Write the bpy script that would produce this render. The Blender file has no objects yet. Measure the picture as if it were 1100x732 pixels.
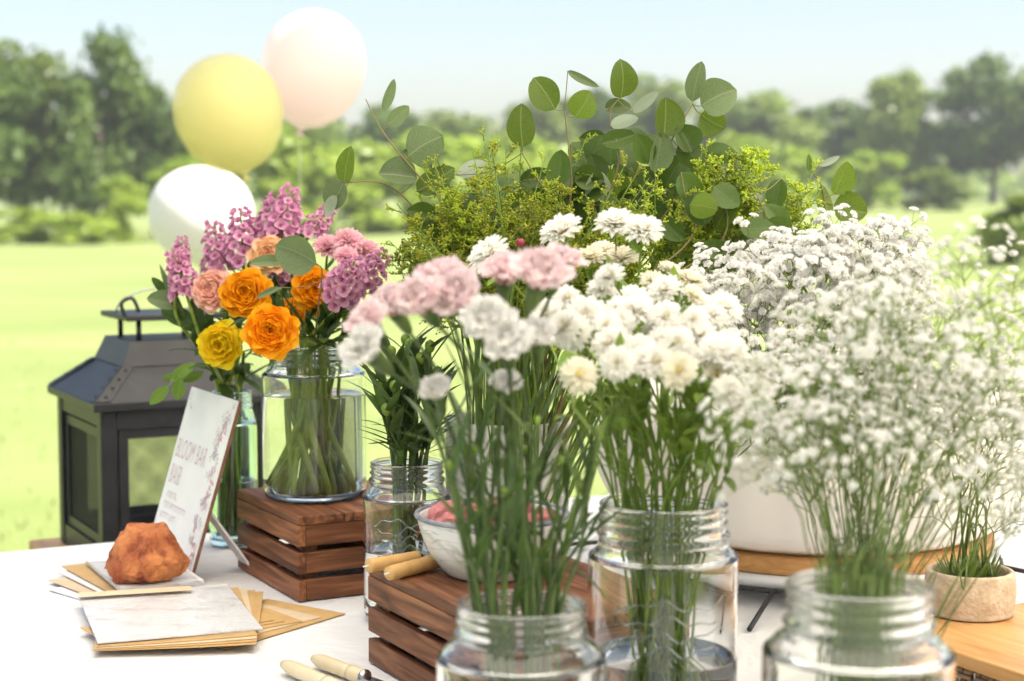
import bpy, math, random
import numpy as np
from mathutils import Vector, Matrix

R = math.radians
rng = random.Random(7)
sc = bpy.context.scene
COL = sc.collection

# ------------------------------------------------------------------ camera
FPX, CXP, CYP = 1833.3, 550.0, 366.0          # focal length and centre in photo pixels
PITCH = R(4.80)
CAMZ, TZ = 1.19, 0.75                         # eye height, table-top height
cam = bpy.data.cameras.new("camera")
cam.sensor_width = 36.0
cam.lens = 60.0
cam.clip_start, cam.clip_end = 0.05, 3000
cam.dof.use_dof = True
cam.dof.focus_distance = 1.66
cam.dof.aperture_fstop = 6.0
co = bpy.data.objects.new("camera", cam)
COL.objects.link(co)
co.location = (0, 0, CAMZ)
co.rotation_euler = (R(90) - PITCH, 0, 0)
sc.camera = co

# ------------------------------------------------------------------ light
SUN_EL, SUN_AZ = R(54), R(112)                 # azimuth from +Y (view direction) towards +X
w = bpy.data.worlds.new("World")
sc.world = w
w.use_nodes = True
nt = w.node_tree
sky = nt.nodes.new("ShaderNodeTexSky")
sky.sky_type = 'NISHITA'
sky.sun_disc = False
sky.sun_elevation = SUN_EL
sky.sun_rotation = SUN_AZ
sky.air_density = 1.0
sky.dust_density = 2.0
sky.ozone_density = 2.2
nt.nodes["Background"].inputs[1].default_value = 0.082
warm = nt.nodes.new("ShaderNodeMix")           # white balance of the sky light
warm.data_type = 'RGBA'
warm.blend_type = 'MULTIPLY'
warm.inputs[0].default_value = 1.0
warm.inputs[7].default_value = (1.05, 0.965, 0.89, 1)
nt.links.new(sky.outputs[0], warm.inputs[6])
nt.links.new(warm.outputs[2], nt.nodes["Background"].inputs[0])
sl = bpy.data.lights.new("sun", 'SUN')
sl.energy = 4.9
sl.angle = R(1.0)
sl.color = (1.0, 0.95, 0.87)
so = bpy.data.objects.new("sun", sl)
COL.objects.link(so)
SDIR = Vector((math.cos(SUN_EL) * math.sin(SUN_AZ), math.cos(SUN_EL) * math.cos(SUN_AZ), math.sin(SUN_EL)))
so.rotation_euler = SDIR.to_track_quat('Z', 'Y').to_euler()
so.location = SDIR * 30

vs = sc.view_settings
vs.view_transform = 'Standard'
vs.look = 'None'
vs.gamma = 1
vs.use_curve_mapping = False
vs.exposure = 1.62
cy = sc.cycles
cy.use_denoising = True
cy.max_bounces = 14
cy.transmission_bounces = 12
cy.transparent_max_bounces = 12
cy.diffuse_bounces = 4
cy.glossy_bounces = 6
cy.sample_clamp_indirect = 6.0
cy.use_adaptive_sampling = True
cy.adaptive_threshold = 0.02

# ------------------------------------------------------------------ placing helpers
cp, sp = math.cos(PITCH), math.sin(PITCH)

def ray(px, py):
    u, v = (px - CXP) / FPX, -(py - CYP) / FPX
    return Vector((u, cp + v * sp, -sp + v * cp))

def at(px, py, Y):
    """World point seen at photo pixel (px, py) standing Y metres ahead."""
    d = ray(px, py)
    return Vector((0, 0, CAMZ)) + d * (Y / d.y)

def on(px, py, z):
    """World point seen at photo pixel (px, py) lying on height z."""
    d = ray(px, py)
    return Vector((0, 0, CAMZ)) + d * ((z - CAMZ) / d.z)

U = Vector((0.882, 0.471, 0))                 # along the table's back edge
V = Vector((0.471, -0.882, 0))                # across the table, towards the viewer
TROT = math.atan2(0.471, 0.882)

# ------------------------------------------------------------------ mesh builder
class MB:
    def __init__(s):
        s.v, s.f, s.uv, s.mi, s.n = [], [], [], [], 0
    def add(s, verts, faces, uv=None, mi=0):
        verts = np.asarray(verts, float)
        s.v.append(verts)
        s.uv.append(np.asarray(uv, float) if uv is not None else np.zeros((len(verts), 3)))
        s.f.extend([tuple(i + s.n for i in f) for f in faces])
        s.mi.extend([mi] * len(faces))
        s.n += len(verts)
        return s
    def merge(s, o, M=None):
        """another builder's shape, moved by matrix M"""
        for vv, uu in zip([np.vstack(o.v)], [np.vstack(o.uv)]):
            if M is not None:
                A = np.array(M)
                vv = vv @ A[:3, :3].T + A[:3, 3]
            s.v.append(vv); s.uv.append(uu)
        s.f.extend([tuple(i + s.n for i in f) for f in o.f])
        s.mi.extend(o.mi)
        s.n += o.n
        return s
    def box(s, c, size, rot=None, bev=0.0, mi=0):
        x, y, z = [a / 2 for a in size]
        c = Vector(c)
        if bev <= 0:
            pts = [(-x, -y, -z), (x, -y, -z), (x, y, -z), (-x, y, -z), (-x, -y, z), (x, -y, z), (x, y, z), (-x, y, z)]
            fs = [(0, 3, 2, 1), (4, 5, 6, 7), (0, 1, 5, 4), (1, 2, 6, 5), (2, 3, 7, 6), (3, 0, 4, 7)]
        else:
            b = bev
            pts, fs = [], []
            for sx in (-1, 1):
                for sy in (-1, 1):
                    for sz in (-1, 1):
                        pts += [(sx * x, sy * (y - b), sz * (z - b)), (sx * (x - b), sy * y, sz * (z - b)), (sx * (x - b), sy * (y - b), sz * z)]
            def ix(sx, sy, sz, k):
                return 3 * ((sx > 0) * 4 + (sy > 0) * 2 + (sz > 0)) + k
            for q in (-1, 1):
                fs.append([ix(q, -1, -1, 0), ix(q, 1, -1, 0), ix(q, 1, 1, 0), ix(q, -1, 1, 0)][::q])
                fs.append([ix(-1, q, -1, 1), ix(-1, q, 1, 1), ix(1, q, 1, 1), ix(1, q, -1, 1)][::q])
                fs.append([ix(-1, -1, q, 2), ix(1, -1, q, 2), ix(1, 1, q, 2), ix(-1, 1, q, 2)][::q])
            for a in (-1, 1):
                for b_ in (-1, 1):
                    fs.append([ix(a, b_, -1, 0), ix(a, b_, 1, 0), ix(a, b_, 1, 1), ix(a, b_, -1, 1)][::-a * b_])
                    fs.append([ix(a, -1, b_, 0), ix(a, -1, b_, 2), ix(a, 1, b_, 2), ix(a, 1, b_, 0)][::a * b_])
                    fs.append([ix(-1, a, b_, 1), ix(1, a, b_, 1), ix(1, a, b_, 2), ix(-1, a, b_, 2)][::-a * b_])
                    for c_ in (-1, 1):
                        fs.append([ix(a, b_, c_, 0), ix(a, b_, c_, 1), ix(a, b_, c_, 2)][::a * b_ * c_])
        M = rot.to_3x3() if rot is not None else Matrix.Identity(3)
        P = [tuple(M @ Vector(p) + c) for p in pts]
        s.add(P, fs, [tuple(p) for p in pts], mi)
        return s
    def tube(s, pts, rad, n=6, cap=True, mi=0):
        pts = [Vector(p) for p in pts]
        m = len(pts)
        rads = rad if isinstance(rad, (list, tuple)) else [rad] * m
        T = [(pts[min(i + 1, m - 1)] - pts[max(i - 1, 0)]).normalized() for i in range(m)]
        a = Vector((0, 0, 1)) if abs(T[0].z) < 0.9 else Vector((1, 0, 0))
        N = T[0].cross(a).normalized()
        vs_, uv = [], []
        for i in range(m):
            N = (N - T[i] * N.dot(T[i]))
            N = N.normalized() if N.length > 1e-6 else T[i].orthogonal().normalized()
            B = T[i].cross(N)
            for k in range(n):
                an = 2 * math.pi * k / n
                vs_.append(tuple(pts[i] + (N * math.cos(an) + B * math.sin(an)) * rads[i]))
                uv.append((k / n, i / max(m - 1, 1), 0))
        fs = [(i * n + k, i * n + (k + 1) % n, (i + 1) * n + (k + 1) % n, (i + 1) * n + k) for i in range(m - 1) for k in range(n)]
        if cap and n > 2:
            fs += [tuple(range(n - 1, -1, -1)), tuple((m - 1) * n + k for k in range(n))]
        s.add(vs_, fs, uv, mi)
        return s
    def lathe(s, prof, n=48, c=(0, 0, 0), mi=0, closed=True, squash=None):
        vs_, fs, uv, rows = [], [], [], []
        for j, (r, z) in enumerate(prof):
            if r < 1e-6:
                rows.append([len(vs_)]); vs_.append((c[0], c[1], c[2] + z)); uv.append((0, j / len(prof), 0))
            else:
                row = []
                for k in range(n):
                    an = 2 * math.pi * k / n
                    rr = r * (squash(an, z) if squash else 1)
                    row.append(len(vs_)); vs_.append((c[0] + rr * math.cos(an), c[1] + rr * math.sin(an), c[2] + z)); uv.append((k / n, j / len(prof), 0))
                rows.append(row)
        for a, b in zip(rows[:-1], rows[1:]):
            for k in range(n):
                k2 = (k + 1) % n
                if len(a) == 1 and len(b) == 1: continue
                if len(a) == 1: fs.append((a[0], b[k2], b[k]))
                elif len(b) == 1: fs.append((a[k], a[k2], b[0]))
                else: fs.append((a[k], a[k2], b[k2], b[k]))
        s.add(vs_, fs, uv, mi)
        return s
    def mesh(s, name, mats, smooth=True):
        me = bpy.data.meshes.new(name)
        vv = np.vstack(s.v)
        me.from_pydata(vv.tolist(), [], s.f)
        at_ = me.attributes.new("puv", 'FLOAT_VECTOR', 'POINT')
        at_.data.foreach_set("vector", np.vstack(s.uv).ravel())
        for m in (mats if isinstance(mats, (list, tuple)) else [mats]):
            me.materials.append(m)
        me.polygons.foreach_set("material_index", s.mi)
        me.polygons.foreach_set("use_smooth", [smooth] * len(s.f))
        me.update()
        return me
    def build(s, name, mats, parent=None, smooth=True):
        o = bpy.data.objects.new(name, s.mesh(name, mats, smooth))
        COL.objects.link(o)
        if parent is not None: o.parent = parent
        return o

def smoothed(prof, k=4):
    """Catmull-Rom through the profile points"""
    P = [Vector((a, b)) for a, b in prof]
    out = []
    for i in range(len(P) - 1):
        p0, p1, p2, p3 = P[max(i - 1, 0)], P[i], P[i + 1], P[min(i + 2, len(P) - 1)]
        for j in range(k):
            t = j / k
            q = 0.5 * (2 * p1 + (p2 - p0) * t + (2 * p0 - 5 * p1 + 4 * p2 - p3) * t * t + (3 * p1 - p0 - 3 * p2 + p3) * t ** 3)
            out.append((max(q.x, 0), q.y))
    out.append(tuple(P[-1]))
    return out

def curve(pts, k=5):
    P = [Vector(p) for p in pts]
    out = []
    for i in range(len(P) - 1):
        p0, p1, p2, p3 = P[max(i - 1, 0)], P[i], P[i + 1], P[min(i + 2, len(P) - 1)]
        for j in range(k):
            t = j / k
            out.append(0.5 * (2 * p1 + (p2 - p0) * t + (2 * p0 - 5 * p1 + 4 * p2 - p3) * t * t + (3 * p1 - p0 - 3 * p2 + p3) * t ** 3))
    out.append(P[-1])
    return out

def tag(o, label=None, cat=None, group=None, kind=None):
    if label: o["label"] = label
    if cat: o["category"] = cat
    if group: o["group"] = group
    if kind: o["kind"] = kind
    return o

def thing(name, label, cat, loc=(0, 0, 0), rz=0.0, group=None):
    o = bpy.data.objects.new(name, None)
    o.empty_display_size = 0.02
    COL.objects.link(o)
    o.location = loc
    o.rotation_euler = (0, 0, rz)
    return tag(o, label, cat, group)

def link(name, me, parent, M=None):
    o = bpy.data.objects.new(name, me)
    COL.objects.link(o)
    if parent is not None: o.parent = parent
    if M is not None: o.matrix_local = M
    return o

def frame(zdir, spin=0.0, loc=(0, 0, 0), s=1.0, xdir=None):
    z = Vector(zdir).normalized()
    x = Vector(xdir) if xdir is not None else z.orthogonal()
    x = (x - z * x.dot(z)).normalized()
    y = z.cross(x)
    M = Matrix((x, y, z)).transposed()
    return Matrix.Translation(Vector(loc)) @ (M @ Matrix.Rotation(spin, 3, 'Z')).to_4x4() @ Matrix.Scale(s, 4)

def zone(px, py, x0, x1, y0, y1):
    i = min(2, max(0, int(3 * (px - x0) / (x1 - x0)))); j = min(2, max(0, int(3 * (py - y0) / (y1 - y0))))
    return ["upper", "middle", "lower"][j] + " " + ["left", "centre", "right"][i]
# ------------------------------------------------------------------ materials
def newmat(name):
    m = bpy.data.materials.new(name)
    m.use_nodes = True
    n = m.node_tree
    return m, n, n.nodes["Principled BSDF"], n.nodes["Material Output"]

def c4(c): return (c[0], c[1], c[2], 1)

def noise_col(n, c1, c2, scale, detail=4, lo=0.35, hi=0.65, coord='Object', stretch=None, dist=0.0):
    tc = n.nodes.new("ShaderNodeTexCoord")
    mp = n.nodes.new("ShaderNodeMapping")
    if stretch: mp.inputs['Scale'].default_value = stretch
    n.links.new(tc.outputs[coord], mp.inputs[0])
    t = n.nodes.new("ShaderNodeTexNoise")
    t.inputs['Scale'].default_value = scale
    t.inputs['Detail'].default_value = detail
    t.inputs['Distortion'].default_value = dist
    n.links.new(mp.outputs[0], t.inputs['Vector'])
    r = n.nodes.new("ShaderNodeValToRGB")
    r.color_ramp.elements[0].position, r.color_ramp.elements[1].position = lo, hi
    r.color_ramp.elements[0].color, r.color_ramp.elements[1].color = c4(c1), c4(c2)
    n.links.new(t.outputs[0], r.inputs[0])
    return r.outputs[0], t.outputs[0], mp

def bump(n, bsdf, h, strength, dist=0.002):
    b = n.nodes.new("ShaderNodeBump")
    b.inputs['Strength'].default_value = strength
    b.inputs['Distance'].default_value = dist
    n.links.new(h, b.inputs['Height'])
    n.links.new(b.outputs[0], bsdf.inputs['Normal'])
    return b

def plain(name, c1, c2=None, rough=0.5, scale=20, metal=0.0, bmp=0.0, spec=0.5, bscale=None, stretch=None):
    m, n, b, o = newmat(name)
    col, h, mp = noise_col(n, c1, c2 or tuple(x * 0.85 for x in c1), scale, stretch=stretch)
    n.links.new(col, b.inputs['Base Color'])
    b.inputs['Roughness'].default_value = rough
    b.inputs['Metallic'].default_value = metal
    b.inputs['Specular IOR Level'].default_value = spec
    if bmp:
        if bscale:
            t = n.nodes.new("ShaderNodeTexNoise"); t.inputs['Scale'].default_value = bscale; t.inputs['Detail'].default_value = 6
            n.links.new(mp.outputs[0], t.inputs['Vector']); h = t.outputs[0]
        bump(n, b, h, bmp)
    return m

def leafmat(name, c1, c2, trans=0.35, rough=0.45, vein=None, scale=60, tip=None, spec=0.4, base=None, rnd=0.25):
    """thin plant tissue: diffuse + translucent, tone varies per object, optional midrib and base/tip colour"""
    m, n, b, o = newmat(name)
    col, h, mp = noise_col(n, c1, c2, scale)
    oi = n.nodes.new("ShaderNodeObjectInfo")
    mr = n.nodes.new("ShaderNodeMapRange")
    mr.inputs['To Min'].default_value, mr.inputs['To Max'].default_value = 1 - rnd, 1 + rnd
    n.links.new(oi.outputs['Random'], mr.inputs[0])
    hs = n.nodes.new("ShaderNodeHueSaturation")
    n.links.new(col, hs.inputs['Color']); n.links.new(mr.outputs[0], hs.inputs['Value'])
    out = hs.outputs[0]
    a = n.nodes.new("ShaderNodeAttribute"); a.attribute_name = "puv"
    sx = n.nodes.new("ShaderNodeSeparateXYZ")
    n.links.new(a.outputs['Vector'], sx.inputs[0])
    def mixin(out, fac, colr):
        mx = n.nodes.new("ShaderNodeMix"); mx.data_type = 'RGBA'
        n.links.new(fac, mx.inputs[0]); n.links.new(out, mx.inputs[6]); mx.inputs[7].default_value = c4(colr)
        return mx.outputs[2]
    if vein:
        ab = n.nodes.new("ShaderNodeMath"); ab.operation = 'ABSOLUTE'; n.links.new(sx.outputs[0], ab.inputs[0])
        r = n.nodes.new("ShaderNodeMapRange"); r.inputs['From Min'].default_value = 0.05; r.inputs['From Max'].default_value = 0.01
        r.inputs['To Max'].default_value = 0.55
        n.links.new(ab.outputs[0], r.inputs[0]); out = mixin(out, r.outputs[0], vein)
        # fine side veins
        wv = n.nodes.new("ShaderNodeTexWave"); wv.inputs['Scale'].default_value = 2.2; wv.inputs['Distortion'].default_value = 1.2
        cb = n.nodes.new("ShaderNodeCombineXYZ")
        ad = n.nodes.new("ShaderNodeMath"); ad.operation = 'MULTIPLY_ADD'; ad.inputs[1].default_value = -0.55
        n.links.new(ab.outputs[0], ad.inputs[0]); n.links.new(sx.outputs[1], ad.inputs[2])
        n.links.new(ad.outputs[0], cb.inputs[0]); n.links.new(cb.outputs[0], wv.inputs['Vector'])
        r2 = n.nodes.new("ShaderNodeMapRange"); r2.inputs['From Min'].default_value = 0.9; r2.inputs['From Max'].default_value = 1.0; r2.inputs['To Max'].default_value = 0.07
        n.links.new(wv.outputs[1], r2.inputs[0]); out = mixin(out, r2.outputs[0], vein)
    if base:
        r = n.nodes.new("ShaderNodeMapRange"); r.inputs['From Min'].default_value = 0.55; r.inputs['From Max'].default_value = 0.05; r.inputs['To Max'].default_value = 0.8
        n.links.new(sx.outputs[1], r.inputs[0]); out = mixin(out, r.outputs[0], base)
    if tip:
        r = n.nodes.new("ShaderNodeMapRange"); r.inputs['From Min'].default_value = 0.6; r.inputs['From Max'].default_value = 1.0; r.inputs['To Max'].default_value = 0.8
        n.links.new(sx.outputs[1], r.inputs[0]); out = mixin(out, r.outputs[0], tip)
    n.links.new(out, b.inputs['Base Color'])
    b.inputs['Roughness'].default_value = rough
    b.inputs['Specular IOR Level'].default_value = spec
    tr = n.nodes.new("ShaderNodeBsdfTranslucent")
    n.links.new(out, tr.inputs[0])
    ms = n.nodes.new("ShaderNodeMixShader"); ms.inputs[0].default_value = trans
    n.links.new(b.outputs[0], ms.inputs[1]); n.links.new(tr.outputs[0], ms.inputs[2]); n.links.new(ms.outputs[0], o.inputs[0])
    bump(n, b, h, 0.15, 0.001)
    return m

def glassmat(name, tint, ior=1.45, rough=0.0):
    m, n, b, o = newmat(name)
    b.inputs['Base Color'].default_value = c4(tint)
    b.inputs['Transmission Weight'].default_value = 1.0
    b.inputs['IOR'].default_value = ior
    b.inputs['Roughness'].default_value = rough
    return m

def woodmat(name, c1, c2, c3, axis='X', scale=1.0, rough=0.55, spec=0.35):
    """grain running along the local axis; each board gets its own piece of the pattern"""
    m, n, b, o = newmat(name)
    tc = n.nodes.new("ShaderNodeTexCoord")
    oi = n.nodes.new("ShaderNodeObjectInfo")
    mu = n.nodes.new("ShaderNodeVectorMath"); mu.operation = 'SCALE'
    cb = n.nodes.new("ShaderNodeCombineXYZ")
    for i in range(3): n.links.new(oi.outputs['Random'], cb.inputs[i])
    n.links.new(cb.outputs[0], mu.inputs[0]); mu.inputs['Scale'].default_value = 7.3
    ad = n.nodes.new("ShaderNodeVectorMath"); ad.operation = 'ADD'
    n.links.new(tc.outputs['Object'], ad.inputs[0]); n.links.new(mu.outputs[0], ad.inputs[1])
    mp = n.nodes.new("ShaderNodeMapping")
    mp.inputs['Scale'].default_value = {'X': (5, 60, 60), 'Y': (60, 5, 60)}[axis]
    n.links.new(ad.outputs[0], mp.inputs[0])
    t = n.nodes.new("ShaderNodeTexNoise"); t.inputs['Scale'].default_value = 1.6 * scale; t.inputs['Detail'].default_value = 8; t.inputs['Distortion'].default_value = 1.1
    n.links.new(mp.outputs[0], t.inputs['Vector'])
    r = n.nodes.new("ShaderNodeValToRGB")
    e = r.color_ramp.elements
    e[0].position, e[1].position = 0.3, 0.72
    e[0].color, e[1].color = c4(c1), c4(c3)
    q = e.new(0.5); q.color = c4(c2)
    n.links.new(t.outputs[0], r.inputs[0])
    hs = n.nodes.new("ShaderNodeHueSaturation")
    mr = n.nodes.new("ShaderNodeMapRange"); mr.inputs['To Min'].default_value = 0.78; mr.inputs['To Max'].default_value = 1.2
    n.links.new(oi.outputs['Random'], mr.inputs[0]); n.links.new(mr.outputs[0], hs.inputs['Value']); n.links.new(r.outputs[0], hs.inputs['Color'])
    n.links.new(hs.outputs[0], b.inputs['Base Color'])
    b.inputs['Roughness'].default_value = rough
    b.inputs['Specular IOR Level'].default_value = spec
    bump(n, b, t.outputs[0], 0.25, 0.001)
    return m

M = {}
M['glass'] = glassmat("clear glass", (0.985, 0.995, 0.99))
M['aqua'] = glassmat("aqua tinted glass", (0.82, 0.97, 0.95))
M['water'] = glassmat("water", (0.985, 0.995, 0.985), 1.33)
M['crate'] = woodmat("walnut stained slat", (0.065, 0.023, 0.010), (0.18, 0.066, 0.027), (0.34, 0.145, 0.062))
M['honey'] = woodmat("honey oak board", (0.36, 0.17, 0.05), (0.52, 0.275, 0.095), (0.62, 0.36, 0.15), axis='Y', scale=0.6, rough=0.4)
M['hoop'] = woodmat("orange beech hoop", (0.38, 0.17, 0.05), (0.5, 0.25, 0.08), (0.58, 0.31, 0.12))
M['black'] = plain("black painted steel", (0.012, 0.012, 0.014), (0.02, 0.02, 0.023), 0.42, 40, bmp=0.05)
M['grey'] = plain("dusty grey painted steel", (0.014, 0.014, 0.014), (0.024, 0.024, 0.025), 0.45, 30, bmp=0.08)
M['rivet'] = plain("dark rivet", (0.02, 0.02, 0.02), None, 0.3, 40, metal=0.6)
M['white_ceramic'] = plain("white glazed ceramic", (0.78, 0.76, 0.74), (0.7, 0.68, 0.66), 0.3, 9)
M['cream_fabric'] = plain("cream linen", (0.93, 0.88, 0.81), (0.90, 0.83, 0.75), 0.95, 12, bmp=0.35, bscale=60)
M['stone_pot'] = plain("coarse beige stoneware", (0.66, 0.54, 0.40), (0.50, 0.39, 0.26), 0.9, 90, bmp=1.0, bscale=260)
M['soil'] = plain("dark potting soil", (0.05, 0.035, 0.025), (0.02, 0.014, 0.01), 0.95, 90, bmp=0.9)
M['kraft'] = plain("golden kraft paper", (0.60, 0.39, 0.16), (0.54, 0.34, 0.13), 0.55, 50, bmp=0.06)
M['kraft_pale'] = plain("pale kraft paper", (0.68, 0.54, 0.36), (0.62, 0.48, 0.31), 0.6, 50, bmp=0.06)
M['card'] = plain("white card", (0.82, 0.8, 0.78), (0.78, 0.76, 0.74), 0.6, 30)
M['band'] = plain("cream paper band", (0.74, 0.6, 0.42), (0.7, 0.55, 0.36), 0.6, 60)
M['edge'] = plain("brown board edge", (0.25, 0.12, 0.07), (0.18, 0.08, 0.05), 0.7, 60)
M['ink'] = plain("mauve lettering ink", (0.60, 0.42, 0.46), (0.52, 0.36, 0.41), 0.7, 60)
M['ink_pink'] = plain("faded rose print", (0.66, 0.30, 0.33), (0.72, 0.42, 0.45), 0.7, 60)
M['ink_grey'] = plain("grey mauve leaf print", (0.50, 0.44, 0.47), (0.58, 0.5, 0.53), 0.7, 60)
M['ivory'] = plain("ivory handle", (0.74, 0.64, 0.42), (0.68, 0.56, 0.34), 0.4, 25, bmp=0.05)
M['steel'] = plain("polished steel", (0.5, 0.5, 0.5), None, 0.18, 20, metal=1.0)
M['wax'] = plain("tan beeswax", (0.66, 0.40, 0.15), (0.58, 0.33, 0.11), 0.5, 60, bmp=0.25)
M['rim_blue'] = plain("chipped blue grey enamel", (0.13, 0.14, 0.18), (0.3, 0.31, 0.35), 0.35, 60)
M['rose_dry'] = plain("dried rose petal", (0.55, 0.14, 0.15), (0.62, 0.28, 0.27), 0.7, 70, bmp=0.5)
M['tan_dry'] = plain("tan dried core", (0.62, 0.42, 0.24), (0.5, 0.31, 0.16), 0.7, 60, bmp=0.3)
M['twig'] = plain("reddish eucalyptus twig", (0.22, 0.14, 0.065), (0.19, 0.17, 0.06), 0.6, 70)
M['bark'] = plain("grey brown bark", (0.11, 0.085, 0.06), (0.06, 0.045, 0.03), 0.9, 6, bmp=0.6)
M['stem'] = leafmat("fresh green stem", (0.14, 0.23, 0.028), (0.23, 0.33, 0.05), 0.15, rough=0.4)
M['stem_thick'] = leafmat("thick pale green stem", (0.24, 0.33, 0.05), (0.34, 0.43, 0.08), 0.2, rough=0.35)
M['stem_dark'] = leafmat("blue green stem", (0.05, 0.092, 0.024), (0.105, 0.155, 0.04), 0.1, rough=0.45)
M['leaf_dark'] = leafmat("dark narrow leaf", (0.048, 0.095, 0.022), (0.085, 0.145, 0.032), 0.25)
M['leaf_mid'] = leafmat("mid green narrow leaf", (0.09, 0.155, 0.025), (0.14, 0.215, 0.038), 0.3)
M['leaf_light'] = leafmat("light green leaf", (0.16, 0.28, 0.03), (0.22, 0.36, 0.05), 0.4, vein=(0.35, 0.5, 0.15))
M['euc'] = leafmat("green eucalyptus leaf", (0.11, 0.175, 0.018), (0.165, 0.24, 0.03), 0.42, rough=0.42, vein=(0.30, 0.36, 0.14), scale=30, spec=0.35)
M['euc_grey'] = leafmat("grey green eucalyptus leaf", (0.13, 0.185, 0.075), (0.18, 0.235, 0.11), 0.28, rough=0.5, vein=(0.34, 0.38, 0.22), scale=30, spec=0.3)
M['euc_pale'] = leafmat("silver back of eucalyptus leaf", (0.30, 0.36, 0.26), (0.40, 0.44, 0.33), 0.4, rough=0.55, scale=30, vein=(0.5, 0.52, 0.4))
M['euc_deep'] = leafmat("eucalyptus leaf darkened as in shade", (0.06, 0.11, 0.016), (0.095, 0.155, 0.024), 0.32, rough=0.4, vein=(0.14, 0.2, 0.07), scale=30)  # darker copy of the leaf green, shade inside the greenery put into its colour
M['solid'] = leafmat("yellow green filler", (0.36, 0.45, 0.03), (0.50, 0.58, 0.055), 0.45, rnd=0.3)
M['solid_olive'] = leafmat("olive filler", (0.26, 0.31, 0.022), (0.46, 0.47, 0.045), 0.42, rnd=0.3)
M['orange'] = leafmat("orange petal", (0.96, 0.42, 0.008), (0.97, 0.49, 0.015), 0.4, rough=0.5, rnd=0.06, scale=25, spec=0.2)
M['yellow'] = leafmat("yellow petal", (0.95, 0.70, 0.015), (0.96, 0.76, 0.03), 0.4, rough=0.5, rnd=0.05, scale=25, spec=0.2)
M['peach'] = leafmat("peach pink petal", (0.93, 0.56, 0.46), (0.94, 0.64, 0.52), 0.38, rough=0.5, rnd=0.05, base=(0.93, 0.80, 0.5), scale=25, spec=0.2)
M['creamy'] = leafmat("yellow peach petal", (0.9, 0.66, 0.3), (0.9, 0.72, 0.4), 0.3, rough=0.5, rnd=0.05, tip=(0.9, 0.5, 0.35), spec=0.2)
M['pinkmum'] = leafmat("candy pink petal", (0.92, 0.56, 0.63), (0.94, 0.68, 0.73), 0.38, rough=0.55, rnd=0.06, base=(0.7, 0.2, 0.28), scale=40, spec=0.2)
M['carn_pink'] = leafmat("pale pink ruffled petal", (0.93, 0.72, 0.74), (0.94, 0.80, 0.81), 0.42, rough=0.6, rnd=0.05, base=(0.92, 0.55, 0.60), scale=40, spec=0.2)
M['carn_white'] = leafmat("white ruffled petal", (0.92, 0.90, 0.87), (0.94, 0.92, 0.90), 0.42, rough=0.6, rnd=0.03, scale=40, spec=0.2)
M['mum'] = leafmat("white daisy petal", (0.92, 0.905, 0.85), (0.94, 0.93, 0.89), 0.45, rough=0.6, rnd=0.03, base=(0.88, 0.82, 0.58), scale=40, spec=0.2)
M['mum_cream'] = leafmat("cream daisy petal", (0.92, 0.88, 0.74), (0.93, 0.90, 0.79), 0.42, rough=0.6, rnd=0.04, base=(0.90, 0.83, 0.48), scale=40, spec=0.2)
M['disc'] = plain("yellow disc florets", (0.74, 0.55, 0.05), (0.6, 0.5, 0.06), 0.7, 300, bmp=0.8)
M['eye_green'] = plain("green ranunculus eye", (0.30, 0.27, 0.05), (0.2, 0.2, 0.03), 0.6, 300, bmp=0.6)
M['eye_dark'] = plain("dark ranunculus eye", (0.12, 0.07, 0.015), (0.25, 0.17, 0.03), 0.6, 300, bmp=0.6)
M['stock'] = leafmat("mauve pink floret", (0.58, 0.21, 0.40), (0.74, 0.40, 0.56), 0.35, rough=0.6, rnd=0.1, scale=60, tip=(0.75, 0.42, 0.56), spec=0.2)
M['gyp'] = leafmat("white gypsophila petal", (0.92, 0.91, 0.88), (0.95, 0.94, 0.92), 0.45, rough=0.65, rnd=0.03, scale=60, spec=0.15)
M['gyp_eye'] = plain("grey green blossom eye", (0.42, 0.42, 0.28), (0.34, 0.34, 0.22), 0.7, 200)
M['gyp_stem'] = leafmat("olive gypsophila stem", (0.075, 0.125, 0.025), (0.13, 0.19, 0.04), 0.12)
M['gyp_twig'] = leafmat("fine olive twig", (0.14, 0.205, 0.04), (0.20, 0.265, 0.06), 0.2)
M['berry'] = plain("dark red berry", (0.25, 0.02, 0.04), None, 0.3, 60)

# ================================================================== SETTING
def sstep(a, b, x):
    t = min(max((x - a) / (b - a), 0), 1)
    return t * t * (3 - 2 * t)

def ground_z(x, y):
    return 0.9 * sstep(25, 100, y) * sstep(-12, 22, x) - 0.1 * sstep(30, 60, y) * (1 - sstep(-12, 22, x))

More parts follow.
